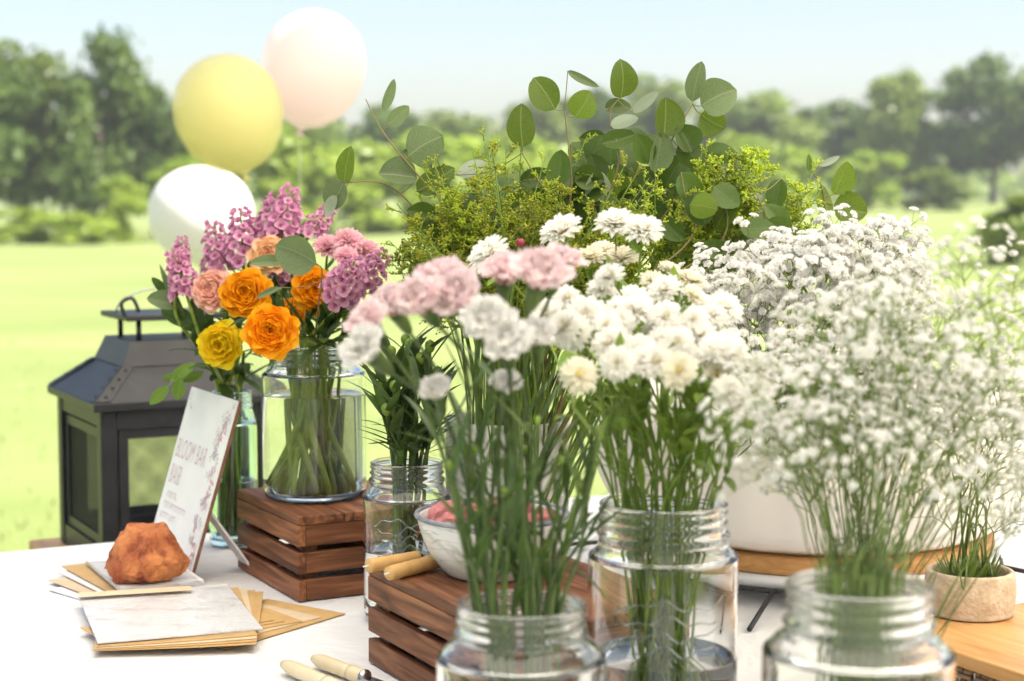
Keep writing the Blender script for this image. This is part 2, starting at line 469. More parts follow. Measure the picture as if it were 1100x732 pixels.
def make_ground():
    m, n, b, o = newmat("mown lawn")
    c1, _, _ = noise_col(n, (0.165, 0.21, 0.066), (0.245, 0.28, 0.11), 0.35, detail=5, lo=0.3, hi=0.7, stretch=(0.5, 1.4, 1))
    c2, h2, _ = noise_col(n, (0.86, 0.88, 0.8), (1.05, 1.05, 1.0), 55, detail=6, lo=0.25, hi=0.75)
    mx = n.nodes.new("ShaderNodeMix"); mx.data_type = 'RGBA'; mx.blend_type = 'MULTIPLY'; mx.inputs[0].default_value = 1
    n.links.new(c1, mx.inputs[6]); n.links.new(c2, mx.inputs[7]); n.links.new(mx.outputs[2], b.inputs['Base Color'])
    b.inputs['Roughness'].default_value = 0.9
    b.inputs['Specular IOR Level'].default_value = 0.15
    bump(n, b, h2, 0.6, 0.02)
    xs = sorted(set([-1500, -800, -400, -200] + list(range(-120, 121, 6)) + [200, 400, 800, 1500]))
    ys = sorted(set([-600, -200, -60] + list(range(-20, 161, 5)) + [220, 400, 800, 1500, 2500]))
    vv = [(x, y, ground_z(x, y)) for y in ys for x in xs]
    nx = len(xs)
    ff = [(j * nx + i, j * nx + i + 1, (j + 1) * nx + i + 1, (j + 1) * nx + i) for j in range(len(ys) - 1) for i in range(nx - 1)]
    g = MB().add(vv, ff).build("lawn", m)
    tag(g, "sunlit yellow green mown lawn behind the table", kind="structure")
make_ground()

# ---- grass blades close behind the table (uncountable)
def make_grass():
    bl = MB()
    r = random.Random(3)
    vs_, fs = [], []
    for i in range(16000):
        y = 1.0 + 16.0 * r.random() ** 1.3
        x = (r.random() * 2 - 1) * (0.8 * y + 2.5)
        if r.random() < max(0, (y - 8) / 9): continue
        h = r.uniform(0.02, 0.045); a = r.random() * 6.28; wd = r.uniform(0.003, 0.006)
        dx, dy = math.cos(a) * wd, math.sin(a) * wd
        lx, ly = r.uniform(-.03, .03), r.uniform(-.03, .03)
        k = len(vs_)
        vs_ += [(x - dx, y - dy, -0.002), (x + dx, y + dy, -0.002), (x + lx * .5 + dx * .6, y + ly * .5 + dy * .6, h * .6), (x + lx * .5 - dx * .6, y + ly * .5 - dy * .6, h * .6), (x + lx, y + ly, h)]
        fs += [(k, k + 1, k + 2, k + 3), (k + 3, k + 2, k + 4)]
    bl.add(vs_, fs)
    o = bl.build("grass", leafmat("grass blade", (0.19, 0.235, 0.065), (0.27, 0.30, 0.10), 0.35, scale=3), smooth=False)
    tag(o, "short grass blades standing in the lawn", "grass", kind="stuff")
make_grass()

# ---- trees
TREEMATS = {
    'dark': leafmat("dark summer foliage", (0.075, 0.13, 0.025), (0.17, 0.25, 0.045), 0.45, scale=1.2, rnd=0.15),
    'mid': leafmat("mid green foliage", (0.135, 0.20, 0.03), (0.23, 0.30, 0.05), 0.45, scale=1.2, rnd=0.15),
    'light': leafmat("fresh light foliage", (0.25, 0.35, 0.04), (0.36, 0.45, 0.06), 0.45, scale=1.5, rnd=0.12),
}
def crown(seed, mat, nl=16, n=1500, leaf=0.055, low=0.12, narrow=1.0, hollow=0.55):
    """unit-height crown of separate leaf clumps around random boughs; gaps left between the boughs"""
    r = np.random.RandomState(seed)
    cs = []
    for i in range(nl):
        z = low + 0.1 + (0.8 - low) * (i + 0.5) / nl
        wz = math.sin(math.pi * min(max((z - low + 0.12) / (1.12 - low), 0), 1)) ** 0.7
        a = r.rand() * 6.28
        q = 0.30 * wz * narrow * math.sqrt(r.rand())
        cs.append((q * math.cos(a), q * math.sin(a), z, (0.10 + 0.10 * r.rand()) * (0.6 + 0.5 * wz)))
    bl = MB()
    P, F = [], []
    for i in range(n):
        c = cs[r.randint(nl)]
        d = r.randn(3); d /= np.linalg.norm(d)
        rad = c[3] * (hollow + (1 - hollow) * r.rand()) * (1 + 0.25 * r.randn())
        p = np.array(c[:3]) + d * rad * np.array([1, 1, 0.8])
        if p[2] > 1: p[2] = 1 - 0.05 * r.rand()
        nrm = d + 0.9 * r.randn(3); nrm /= np.linalg.norm(nrm)
        t = np.cross(nrm, r.randn(3)); t /= np.linalg.norm(t)
        bt = np.cross(nrm, t)
        s = leaf * (0.5 + 0.7 * r.rand())
        k = len(P)
        P += [p - t * s, p + bt * s * 0.6, p + t * s, p - bt * s * 0.6]
        F.append((k, k + 1, k + 2, k + 3))
    bl.add(P, F)
    tr = MB()
    tr.tube([(0, 0, -0.03), (0.005, 0, 0.15), (-0.008, 0.005, 0.4), (0.0, 0, 0.75)], [0.028, 0.02, 0.015, 0.005], 7)
    for c in cs[::2]:
        z0 = max(0.12, c[2] - 0.22)
        tr.tube([(0, 0, z0), (c[0] * .5, c[1] * .5, z0 + 0.06), (c[0], c[1], c[2])], [0.01, 0.007, 0.003], 5)
    return bl.mesh("crown", mat, smooth=False), tr.mesh("trunk", M['bark'])

PROTO = {
    'broad_dark': crown(1, TREEMATS['dark'], 18, 6000, 0.030, 0.16, 1.05),
    'broad_mid': crown(2, TREEMATS['mid'], 16, 5200, 0.030, 0.14, 1.0),
    'tall_mid': crown(3, TREEMATS['mid'], 16, 5000, 0.030, 0.10, 0.75),
    'shrub_light': crown(4, TREEMATS['light'], 12, 3400, 0.045, -0.06, 1.25, 0.4),
    'shrub_mid': crown(5, TREEMATS['mid'], 12, 3400, 0.045, -0.06, 1.25, 0.4),
}
PROTO['tall_dark'] = crown(6, TREEMATS['dark'], 18, 5600, 0.030, 0.10, 0.8)

def tree(kind, px, ytop, d, wid, label, group, name):
    base = at(px, 212, d)
    z0 = ground_z(base.x, base.y)
    top = at(px, ytop, d).z
    h = top - z0
    t = thing(name, label, "shrub" if 'shrub' in kind else "tree", (base.x, base.y, z0), rng.random() * 6.28, group)
    wd = wid / FPX * d / 0.78
    mc, mt = PROTO[kind]
    S = Matrix.Diagonal((wd, wd, h, 1))
    link("crown", mc, t, S)
    link("trunk", mt, t, Matrix.Diagonal((h * .9, h * .9, h, 1)))
    return t

G1, G2, G3 = "dark trees at the left edge of the lawn", "trees in the far blurred tree line", "pale shrubs along the far edge of the lawn"
for k, px, yt, d, wd, lab, g, nm in [
    ('broad_dark', -40, 40, 52, 150, "dense dark green tree cut by the left edge of the picture", G1, "broadleaf_tree"),
    ('broad_mid', 28, 44, 55, 130, "mid green tree with a rounded top at far left", G1, "broadleaf_tree"),
    ('tall_dark', 108, 26, 54, 120, "tallest dark green tree, left of the yellow balloon", G1, "broadleaf_tree"),
    ('broad_dark', 165, 84, 56, 120, "lower dark tree whose crown ends just behind the yellow balloon", G1, "broadleaf_tree"),
    ('broad_dark', 70, 110, 60, 150, "low dark tree filling the gap between the left trees", G1, "broadleaf_tree"),
    ('tall_mid', 232, 120, 66, 100, "tree hidden mostly behind the yellow and white balloons", G1, "broadleaf_tree"),
    ('broad_mid', 330, 120, 80, 120, "tree rising just below the pink balloon", G2, "broadleaf_tree"),
    ('broad_dark', 405, 108, 86, 120, "dark tree behind the leftmost eucalyptus sprig", G2, "broadleaf_tree"),
    ('broad_mid', 490, 118, 92, 130, "far tree in the gap left of the upright eucalyptus leaves", G2, "broadleaf_tree"),
    ('broad_mid', 570, 105, 96, 130, "far tree behind the upright eucalyptus leaves", G2, "broadleaf_tree"),
    ('broad_dark', 640, 92, 98, 110, "far tree behind the central eucalyptus leaves", G2, "broadleaf_tree"),
    ('broad_mid', 705, 80, 100, 120, "far tree with its top between the two tallest eucalyptus leaf groups", G2, "broadleaf_tree"),
    ('broad_mid', 770, 108, 98, 110, "far tree behind the grey round eucalyptus leaf", G2, "broadleaf_tree"),
    ('broad_mid', 825, 96, 96, 130, "far domed tree right of the eucalyptus", G2, "broadleaf_tree"),
    ('broad_dark', 895, 105, 98, 120, "far low tree in the dip of the right tree line", G2, "broadleaf_tree"),
    ('tall_mid', 962, 70, 92, 110, "tall pointed tree, second from the right edge", G2, "broadleaf_tree"),
    ('tall_dark', 1000, 128, 94, 100, "dark lower tree between the two tall trees at right", G2, "broadleaf_tree"),
    ('broad_dark', 1066, 54, 90, 140, "tallest tree of the right tree line", G2, "broadleaf_tree"),
    ('broad_mid', 1135, 64, 88, 130, "tree cut by the right edge of the picture", G2, "broadleaf_tree"),
    ('broad_dark', 930, 140, 97, 120, "dark understorey tree below the pointed tree at right", G2, "broadleaf_tree"),
    ('shrub_light', 20, 222, 46, 100, "pale shrub at the foot of the left trees, cut by the frame", G3, "shrub"),
    ('shrub_light', 75, 228, 45, 80, "pale low shrub at the foot of the tallest left tree", G3, "shrub"),
    ('shrub_light', 128, 186, 47, 62, "bright rounded shrub left of the white balloon", G3, "shrub"),
    ('shrub_light', 205, 165, 50, 100, "light shrub behind the white balloon", G3, "shrub"),
    ('shrub_light', 300, 135, 54, 150, "light shrub right of the yellow balloon", G3, "shrub"),
    ('shrub_light', 385, 148, 58, 150, "light shrub under the leftmost eucalyptus sprig", G3, "shrub"),
    ('shrub_light', 465, 138, 62, 150, "light shrub above the olive filler greens", G3, "shrub"),
    ('shrub_light', 545, 138, 66, 140, "shrub behind the upright eucalyptus leaf", G3, "shrub"),
    ('shrub_light', 640, 145, 70, 130, "light shrub hidden behind the eucalyptus leaves", G3, "shrub"),
    ('shrub_light', 790, 140, 72, 110, "light shrub right of the eucalyptus leaves", G3, "shrub"),
    ('shrub_light', 850, 155, 74, 90, "light shrub above the small right eucalyptus sprig", G3, "shrub"),
    ('shrub_light', 935, 160, 78, 80, "light shrub below the pointed tree at right", G3, "shrub"),
    ('shrub_mid', 1010, 180, 74, 90, "mid green shrub below the tallest right tree", G3, "shrub"),
    ('shrub_mid', 1095, 205, 30, 110, "nearer green shrub cut by the right edge", G3, "shrub"),
]:
    tree(k, px, yt, d, wd, lab, g, nm)

# far woodland closing the horizon (cannot be counted)
def far_wood():
    r = np.random.RandomState(11)
    P, F = [], []
    for i in range(6500):
        x = r.uniform(-190, 190); y = 165 + 25 * r.rand()
        hmax = 5.5 + 2.5 * math.sin(x * 0.11) + 1.6 * math.sin(x * 0.31 + 1)
        z = 0.7 + r.rand() ** 0.8 * hmax
        nrm = r.randn(3); nrm /= np.linalg.norm(nrm)
        t = np.cross(nrm, r.randn(3)); t /= np.linalg.norm(t); bt = np.cross(nrm, t); s = 0.9 * (0.5 + r.rand())
        p = np.array([x, y, z]); k = len(P)
        P += [p - t * s, p + bt * s * .6, p + t * s, p - bt * s * .6]; F.append((k, k + 1, k + 2, k + 3))
    o = MB().add(P, F).build("woods", TREEMATS['mid'], smooth=False)
    tag(o, "far hazy woodland closing the horizon", "woods", kind="stuff")
far_wood()

def make_haze():
    m = bpy.data.materials.new("pale air"); m.use_nodes = True
    n = m.node_tree; n.nodes.clear()
    o = n.nodes.new("ShaderNodeOutputMaterial"); v = n.nodes.new("ShaderNodeVolumePrincipled")
    v.inputs['Color'].default_value = (0.93, 0.95, 0.97, 1); v.inputs['Density'].default_value = 0.0011; v.inputs['Anisotropy'].default_value = 0.2
    n.links.new(v.outputs[0], o.inputs['Volume'])
    h = MB().box((0, 90, 8), (460, 260, 19.5)).build("haze", m, smooth=False)
    tag(h, "pale summer air over the lawn", "haze", kind="stuff")
make_haze()

# ================================================================== TABLE
TO = U * 0.27 - V * 2.167                     # back-left corner of the table (on plan)
TL, TW = 2.4, 1.72
def tp(a, b, z=0): return TO + U * a + V * b + Vector((0, 0, z))

def make_table():
    t = thing("banquet_table", "long banquet table hidden under the white cloth", "table", tp(TL / 2, TW / 2, 0), TROT)
    MB().box((0, 0, 0.73), (TL, TW, 0.03), bev=0.004).build("tabletop", M['honey'], t, smooth=False)
    for sx in (-1, 1):
        for sy in (-1, 1):
            MB().tube([(sx * (TL / 2 - .12), sy * (TW / 2 - .12), 0), (sx * (TL / 2 - .12), sy * (TW / 2 - .12), 0.716)], 0.02, 12).build("leg", M['black'], t)
    # cloth
    nx, ny, drop = 96, 76, 0.42
    xs = np.linspace(-TL / 2 - drop, TL / 2 + drop, nx); ys = np.linspace(-TW / 2 - drop, TW / 2 + drop, ny)
    P, uv = [], []
    for y in ys:
        for x in xs:
            ox, oy = max(abs(x) - TL / 2, 0), max(abs(y) - TW / 2, 0)
            ov = max(ox, oy)
            px_ = math.copysign(min(abs(x), TL / 2 + 0.004), x); py_ = math.copysign(min(abs(y), TW / 2 + 0.004), y)
            z = 0.75 - ov
            wv = 0.0
            if ov > 0:
                al = y if ox > oy else x
                wv = 0.03 * (ov / drop) * (1 + math.sin(al * 17 + math.sin(al * 5) * 2))
                if ox > oy: px_ += math.copysign(wv + 0.003, x)
                else: py_ += math.copysign(wv + 0.003, y)
            else:
                z += 0.0009 * math.sin(x * 9 + 2 * math.sin(y * 4)) * math.sin(y * 11 + 1.5 * math.sin(x * 3)) + 0.0004
            P.append((px_, py_, z)); uv.append((x, y, 0))
    F = [(j * nx + i, j * nx + i + 1, (j + 1) * nx + i + 1, (j + 1) * nx + i) for j in range(ny - 1) for i in range(nx - 1)]
    m, n, b, o = newmat("white cotton tablecloth")
    col, h, mp = noise_col(n, (0.70, 0.695, 0.69), (0.735, 0.73, 0.725), 5)
    n.links.new(col, b.inputs['Base Color']); b.inputs['Roughness'].default_value = 0.85; b.inputs['Specular IOR Level'].default_value = 0.2
    w1 = n.nodes.new("ShaderNodeTexNoise"); w1.inputs['Scale'].default_value = 7; w1.inputs['Detail'].default_value = 3; w1.inputs['Distortion'].default_value = 1.5
    n.links.new(mp.outputs[0], w1.inputs['Vector'])
    bump(n, b, w1.outputs[0], 0.5, 0.03)
    c = MB().add(P, F, uv).build("tablecloth", m)
    c.location = tp(TL / 2, TW / 2, 0); c.rotation_euler = (0, 0, TROT)
    tag(c, "plain white cloth spread over the whole table", "tablecloth")
make_table()
CZ = TZ + 0.0012                               # top of the cloth

# ---- unseen parasol added to shade the table and soften its light
def make_added_parasol():
    c = Vector((0.15, 1.12, 0.9)) + SDIR * (1.9 / SDIR.z)
    t = thing("added_parasol", "wide cream canvas parasol added out of frame to shade the flower table", "parasol", (c.x, c.y, 0))
    cm, n, b, o = newmat("cream canvas")
    b.inputs['Base Color'].default_value = (0.8, 0.77, 0.7, 1); b.inputs['Roughness'].default_value = 0.9
    tr = n.nodes.new("ShaderNodeBsdfTranslucent"); tr.inputs[0].default_value = (0.98, 0.92, 0.82, 1)
    ms = n.nodes.new("ShaderNodeMixShader"); ms.inputs[0].default_value = 0.92
    n.links.new(b.outputs[0], ms.inputs[1]); n.links.new(tr.outputs[0], ms.inputs[2]); n.links.new(ms.outputs[0], o.inputs[0])
    rr = 3.35
    m = MB(); P = [(0, 0, 3.45)]; F = []
    for k in range(8): P.append((rr * math.cos(k * math.pi / 4), rr * math.sin(k * math.pi / 4), 2.75))
    for k in range(8): F.append((0, 1 + k, 1 + (k + 1) % 8))
    m.add(P, F).build("canopy", cm, t, smooth=False)
    ra = MB()
    MB().tube([(0, 0, 0.06), (0, 0, 3.5)], 0.03, 12).build("pole", M['hoop'], t)
    for k in range(8):
        a = k * math.pi / 4
        MB().tube([(0.02 * math.cos(a), 0.02 * math.sin(a), 3.42), (rr * .98 * math.cos(a), rr * .98 * math.sin(a), 2.735)], 0.008, 6).build("rib", M['hoop'], t)
    MB().lathe([(0, 0), (0.28, 0), (0.28, 0.04), (0.05, 0.07), (0, 0.07)], 32).build("base", M['black'], t)
make_added_parasol()

# ================================================================== LANTERN
def make_lantern():
    hw = 0.130
    c0 = Vector((-0.583, 2.40, 0)) + U * hw - V * hw
    zb = 0.655
    # stool below
    st = thing("wooden_stool", "square wooden stool carrying the black lantern behind the table", "stool", (c0.x, c0.y, 0), TROT)
    MB().box((0, 0, zb - 0.0165), (0.34, 0.34, 0.03), bev=0.003).build("seat", M['honey'], st, smooth=False)
    for sx in (-1, 1):
        for sy in (-1, 1):
            MB().box((sx * .14, sy * .14, (zb - .032) / 2), (0.035, 0.035, zb - .032)).build("leg", M['honey'], st, smooth=False)
    t = thing("garden_lantern", "black metal garden lantern with mesh sides and stepped roof", "lantern", (c0.x, c0.y, zb), TROT)
    H = 0.8875 - zb
    pw = 0.024
    f = MB()
    for sx in (-1, 1):
        for sy in (-1, 1):
            f.box((sx * (hw - pw / 2), sy * (hw - pw / 2), H / 2), (pw, pw, H), bev=0.0015)
    L = 2 * hw - 2 * pw
    for s_ in (-1, 1):
        f.box((0, s_ * (hw - pw / 2), H - 0.014), (L, pw - .004, 0.028)); f.box((0, s_ * (hw - pw / 2), 0.016), (L, pw - .004, 0.032))
        f.box((s_ * (hw - pw / 2), 0, H - 0.012), (pw - .004, L, 0.024)); f.box((s_ * (hw - pw / 2), 0, 0.016), (pw - .004, L, 0.032))
    f.box((0, 0, 0.006), (2 * hw - .05, 2 * hw - .05, 0.006))
    f.build("frame", M['black'], t, smooth=False)
    # panels: mesh gauze in a slim inner frame
    for name, ang in (("mesh_panel", 0), ("mesh_panel", 1), ("mesh_panel", 2), ("mesh_panel", 3)):
        p = MB(); z0, z1 = 0.033, H - 0.029
        x0 = L / 2 - 0.003
        fr = 0.014
        zc = (z0 + z1) / 2
        yy = -hw + 0.010
        for s_ in (-1, 1):
            p.box((s_ * (x0 - fr / 2), yy, zc), (fr, 0.008, z1 - z0))
            p.box((0, yy, zc + s_ * ((z1 - z0) / 2 - fr / 2)), (2 * x0 - 2 * fr, 0.0076, fr))
        gx, gz0, gz1 = x0 - fr, z0 + fr, z1 - fr
        st_ = 0.0052
        k = -int((2 * gx + gz1 - gz0) / st_) - 1
        for i in range(int((2 * gx + (gz1 - gz0)) / st_) + 1):          # two families of diagonals
            d = i * st_
            for sgn in (1, -1):
                a = (max(0, d - (gz1 - gz0)), min(d, gz1 - gz0))
                b = (min(d, 2 * gx), max(0, d - 2 * gx))
                q0 = Vector((sgn * (-gx + a[0]), yy + 0.0007 * sgn, gz0 + a[1])); q1 = Vector((sgn * (-gx + b[0]), yy + 0.0007 * sgn, gz0 + b[1]))
                if (q1 - q0).length > 1e-4: p.tube([q0, q1], 0.00048, 3, cap=False)
        o = p.build(name, M['black'], t, smooth=False)
        o.rotation_euler = (0, 0, ang * math.pi / 2)
    # hook on the door and inner candle cup
    hk = MB(); hk.tube(curve([(-0.045, -hw - .004, 0.075), (-0.03, -hw - .012, 0.082), (-0.012, -hw - .012, 0.088), (0.004, -hw - .012, 0.078), (0.006, -hw - .012, 0.052)]), 0.0018, 6)
    hk.build("door_hook", M['black'], t)
    # roof: eave band, four trapezoids, upper block, riveted hip straps
    e, zE = hw + 0.012, H
    rf = MB()
    rf.box((0, 0, zE + 0.006), (2 * e, 2 * e, 0.012), bev=0.001)
    rf.build("eave", M['black'], t, smooth=False)
    def frust(mb, a, za, b, zb_, thick=True):
        P = [(-a, -a, za), (a, -a, za), (a, a, za), (-a, a, za), (-b, -b, zb_), (b, -b, zb_), (b, b, zb_), (-b, b, zb_)]
        mb.add(P, [(0, 3, 2, 1), (4, 5, 6, 7), (0, 1, 5, 4), (1, 2, 6, 5), (2, 3, 7, 6), (3, 0, 4, 7)])
    lo = MB(); frust(lo, e - .001, zE + 0.0125, 0.085, zE + 0.056); lo.build("lower_roof", M['grey'], t, smooth=False)
    up = MB(); frust(up, 0.083, zE + 0.057, 0.069, zE + 0.092); up.build("upper_roof", M['grey'], t, smooth=False)
    rv = MB()
    for sx, sy in ((-1, -1), (1, -1), (1, 1), (-1, 1)):
        A = Vector((sx * (e - .003), sy * (e - .003), zE + 0.0135)); B = Vector((sx * 0.086, sy * 0.086, zE + 0.0565))
        stp = MB()
        for q, nrm in ((Vector((-sx, 0, 0)), Vector((0, sy, 1.0))), (Vector((0, -sy, 0)), Vector((sx, 0, 1.0)))):
            n_ = nrm.normalized() * 0.002
            stp.add([A + n_, A + q * 0.022 + n_, B + q * 0.017 + n_, B + n_, A - n_, A + q * 0.022 - n_, B + q * 0.017 - n_, B - n_],
                    [(0, 1, 2, 3), (7, 6, 5, 4), (0, 4, 5, 1), (1, 5, 6, 2), (2, 6, 7, 3), (3, 7, 4, 0)])
            for k in range(4):
                p = A.lerp(B, (k + .5) / 4) + q * 0.010 + n_ * 1.2
                rv.lathe([(0, 0.0022), (0.0016, 0.0016), (0.0024, 0)], 8, p)
        stp.build("hip_strap", M['grey'], t, smooth=False)
    rv.build("rivets", M['rivet'], t)
    for sx in (-1, 1):
        for sy in (-1, 1):
            MB().tube([(sx * 0.05, sy * 0.05, zE + 0.0915), (sx * 0.05, sy * 0.05, zE + 0.122)], 0.004, 8).build("cap_post", M['black'], t)
    cpm = MB(); cpm.box((0, 0, zE + 0.126), (0.148, 0.148, 0.008), bev=0.001)
    cpm.build("cap", M['grey'], t, smooth=False)
    for s_ in (-1, 1):
        MB().tube(curve([(s_ * .072, -0.06, zE + 0.128), (s_ * .078, -0.06, zE + 0.148), (s_ * .062, -0.06, zE + 0.155), (s_ * .052, -0.06, zE + 0.135)]), 0.003, 7).build("handle_loop", M['black'], t)
    h = MB(); h.tube([Vector((0.07 * math.cos(a), 0.0, zE + 0.131 + 0.035 * math.sin(a))) for a in np.linspace(0, math.pi, 18)], 0.0014, 6)
    h.build("carry_wire", M['steel'], t)
make_lantern()

# ================================================================== BALLOONS
def make_balloons():
    def bmat(name, col, tr, sheen, thin=0.7):
        m, n, b, o = newmat(name)
        b.inputs['Base Color'].default_value = c4(col)
        b.inputs['Roughness'].default_value = 0.5
        t_ = n.nodes.new("ShaderNodeBsdfTranslucent"); t_.inputs[0].default_value = c4(col)
        ms = n.nodes.new("ShaderNodeMixShader"); ms.inputs[0].default_value = tr
        n.links.new(b.outputs[0], ms.inputs[1]); n.links.new(t_.outputs[0], ms.inputs[2])
        # latex thins to a pale film at grazing view through two skins
        lw = n.nodes.new("ShaderNodeLayerWeight"); lw.inputs[0].default_value = sheen
        tp_ = n.nodes.new("ShaderNodeBsdfTransparent")
        mx = n.nodes.new("ShaderNodeMixShader"); mu = n.nodes.new("ShaderNodeMath"); mu.operation = 'MULTIPLY'; mu.inputs[1].default_value = thin
        n.links.new(lw.outputs['Facing'], mu.inputs[0]); n.links.new(mu.outputs[0], mx.inputs[0])
        n.links.new(ms.outputs[0], mx.inputs[1]); n.links.new(tp_.outputs[0], mx.inputs[2]); n.links.new(mx.outputs[0], o.inputs[0])
        return m
    anchor = Vector((-0.62, 3.75, 0))
    wt = thing("balloon_weight", "small wrapped weight holding the balloon strings on the lawn", "weight", anchor)
    MB().lathe(smoothed([(0, 0), (0.05, 0.002), (0.06, 0.03), (0.04, 0.07), (0.012, 0.085), (0.02, 0.1), (0, 0.1)]), 24).build("body", M['black'], wt)
    for px, py, rx, ry, Y, tilt, col, lab, tr, sh in [
        (336, 75, 55, 63, 3.9, 12, (0.94, 0.79, 0.78), "pale pink balloon, the highest of the three", 0.45, 0.3),
        (246, 123, 58, 64, 3.6, -14, (0.91, 0.83, 0.38), "yellow balloon overlapping the pink one", 0.4, 0.45),
        (216, 232, 56, 53, 4.75, 0, (0.84, 0.83, 0.80), "white balloon half hidden by the mauve blossoms", 0.2, 0.3)]:
        c = at(px, py, Y); k = Y / FPX
        r_, hh = rx * k, ry * k
        t = thing("balloon", lab, "balloon", c)
        prof = smoothed([(0, -1.04), (0.05, -1.03), (0.16, -0.98), (0.46, -0.875), (0.75, -0.64), (0.94, -0.30), (1.0, 0.06), (0.94, 0.40), (0.76, 0.69), (0.48, 0.895), (0.2, 0.985), (0, 1.0)], 5)
        sk = MB().lathe([(r_ * a, hh * b) for a, b in prof], 48)
        T = R(tilt)
        RM = Matrix.Rotation(T, 4, 'Y')
        o = sk.build("skin", bmat(lab.split()[0] + " latex" + str(px), col, tr, sh, 0.15 if 'white' in lab else 0.7), t); o.matrix_local = RM
        kn = MB().lathe([(0.0, -1.05 * hh), (0.006, -1.055 * hh), (0.004, -1.08 * hh), (0.012, -1.13 * hh), (0.013, -1.135 * hh), (0, -1.12 * hh)], 12)
        ko = kn.build("knot", o.data.materials[0], t); ko.matrix_local = RM
        p0 = RM @ Vector((0, 0, -1.12 * hh))
        e = anchor + Vector((0, 0, 0.1)) - c
        st = MB().tube(curve([p0, p0.lerp(e, 0.3) + Vector((0.03, 0.05, 0)), p0.lerp(e, 0.7) + Vector((0.01, 0.03, 0)), e], 8), 0.0008, 5)
        st.build("string", M['card'], t)
make_balloons()

# ================================================================== CRATES
def make_crate(A, lv, lu, h, label):
    """slatted crate turned upside down: A = far-left corner on plan, lv along V, lu along U"""
    c = A + V * (lv / 2) + U * (lu / 2)
    # local x = along V (long side)
    rz = math.atan2(V.y, V.x)
    t = thing("slatted_crate", label, "crate", (c.x, c.y, CZ), rz)
    th = 0.009
    sh = (h - 0.010 - 0.0) / 3 - 0.005
    zs = [sh / 2 + 0.0005, sh * 1.5 + 0.0075, sh * 2.5 + 0.0145]
    for z in zs:
        for s_ in (-1, 1):
            MB().box((0, s_ * (lu / 2 - th / 2), z), (lv, th, sh), bev=0.0008).build("slat", M['crate'], t, smooth=False)
            e = MB().box((0, 0, 0), (lu - 2 * th - 0.0006, th, sh), bev=0.0008).build("slat", M['crate'], t, smooth=False)
            e.location = (s_ * (lv / 2 - th / 2 - 0.0012), 0, z); e.rotation_euler = (0, 0, math.pi / 2)
    for sx in (-1, 1):
        for sy in (-1, 1):
            MB().box((sx * (lv / 2 - th - 0.012), sy * (lu / 2 - th - 0.009), (h - 0.012) / 2), (0.018, 0.018, h - 0.012)).build("corner_post", M['crate'], t, smooth=False)
    n_ = 3
    bw = lu / n_
    for k in range(n_):
        MB().box((0, -lu / 2 + bw * (k + .5), h - 0.005), (lv - 0.0005, bw - (0.0012 if n_ > 1 else 0), 0.010), bev=0.0008).build("top_board", M['crate'], t, smooth=False)
    return t
CH = 0.094
A1 = Vector((-0.326, 2.0, 0)); make_crate(A1, 0.20, 0.165, CH, "dark slatted wooden crate under the tall jar of orange flowers")
A2 = Vector((-0.136, 1.585, 0)); make_crate(A2, 0.27, 0.185, CH, "dark slatted wooden crate carrying the white bowl and tan candles")
CT = CZ + CH                                    # crate top

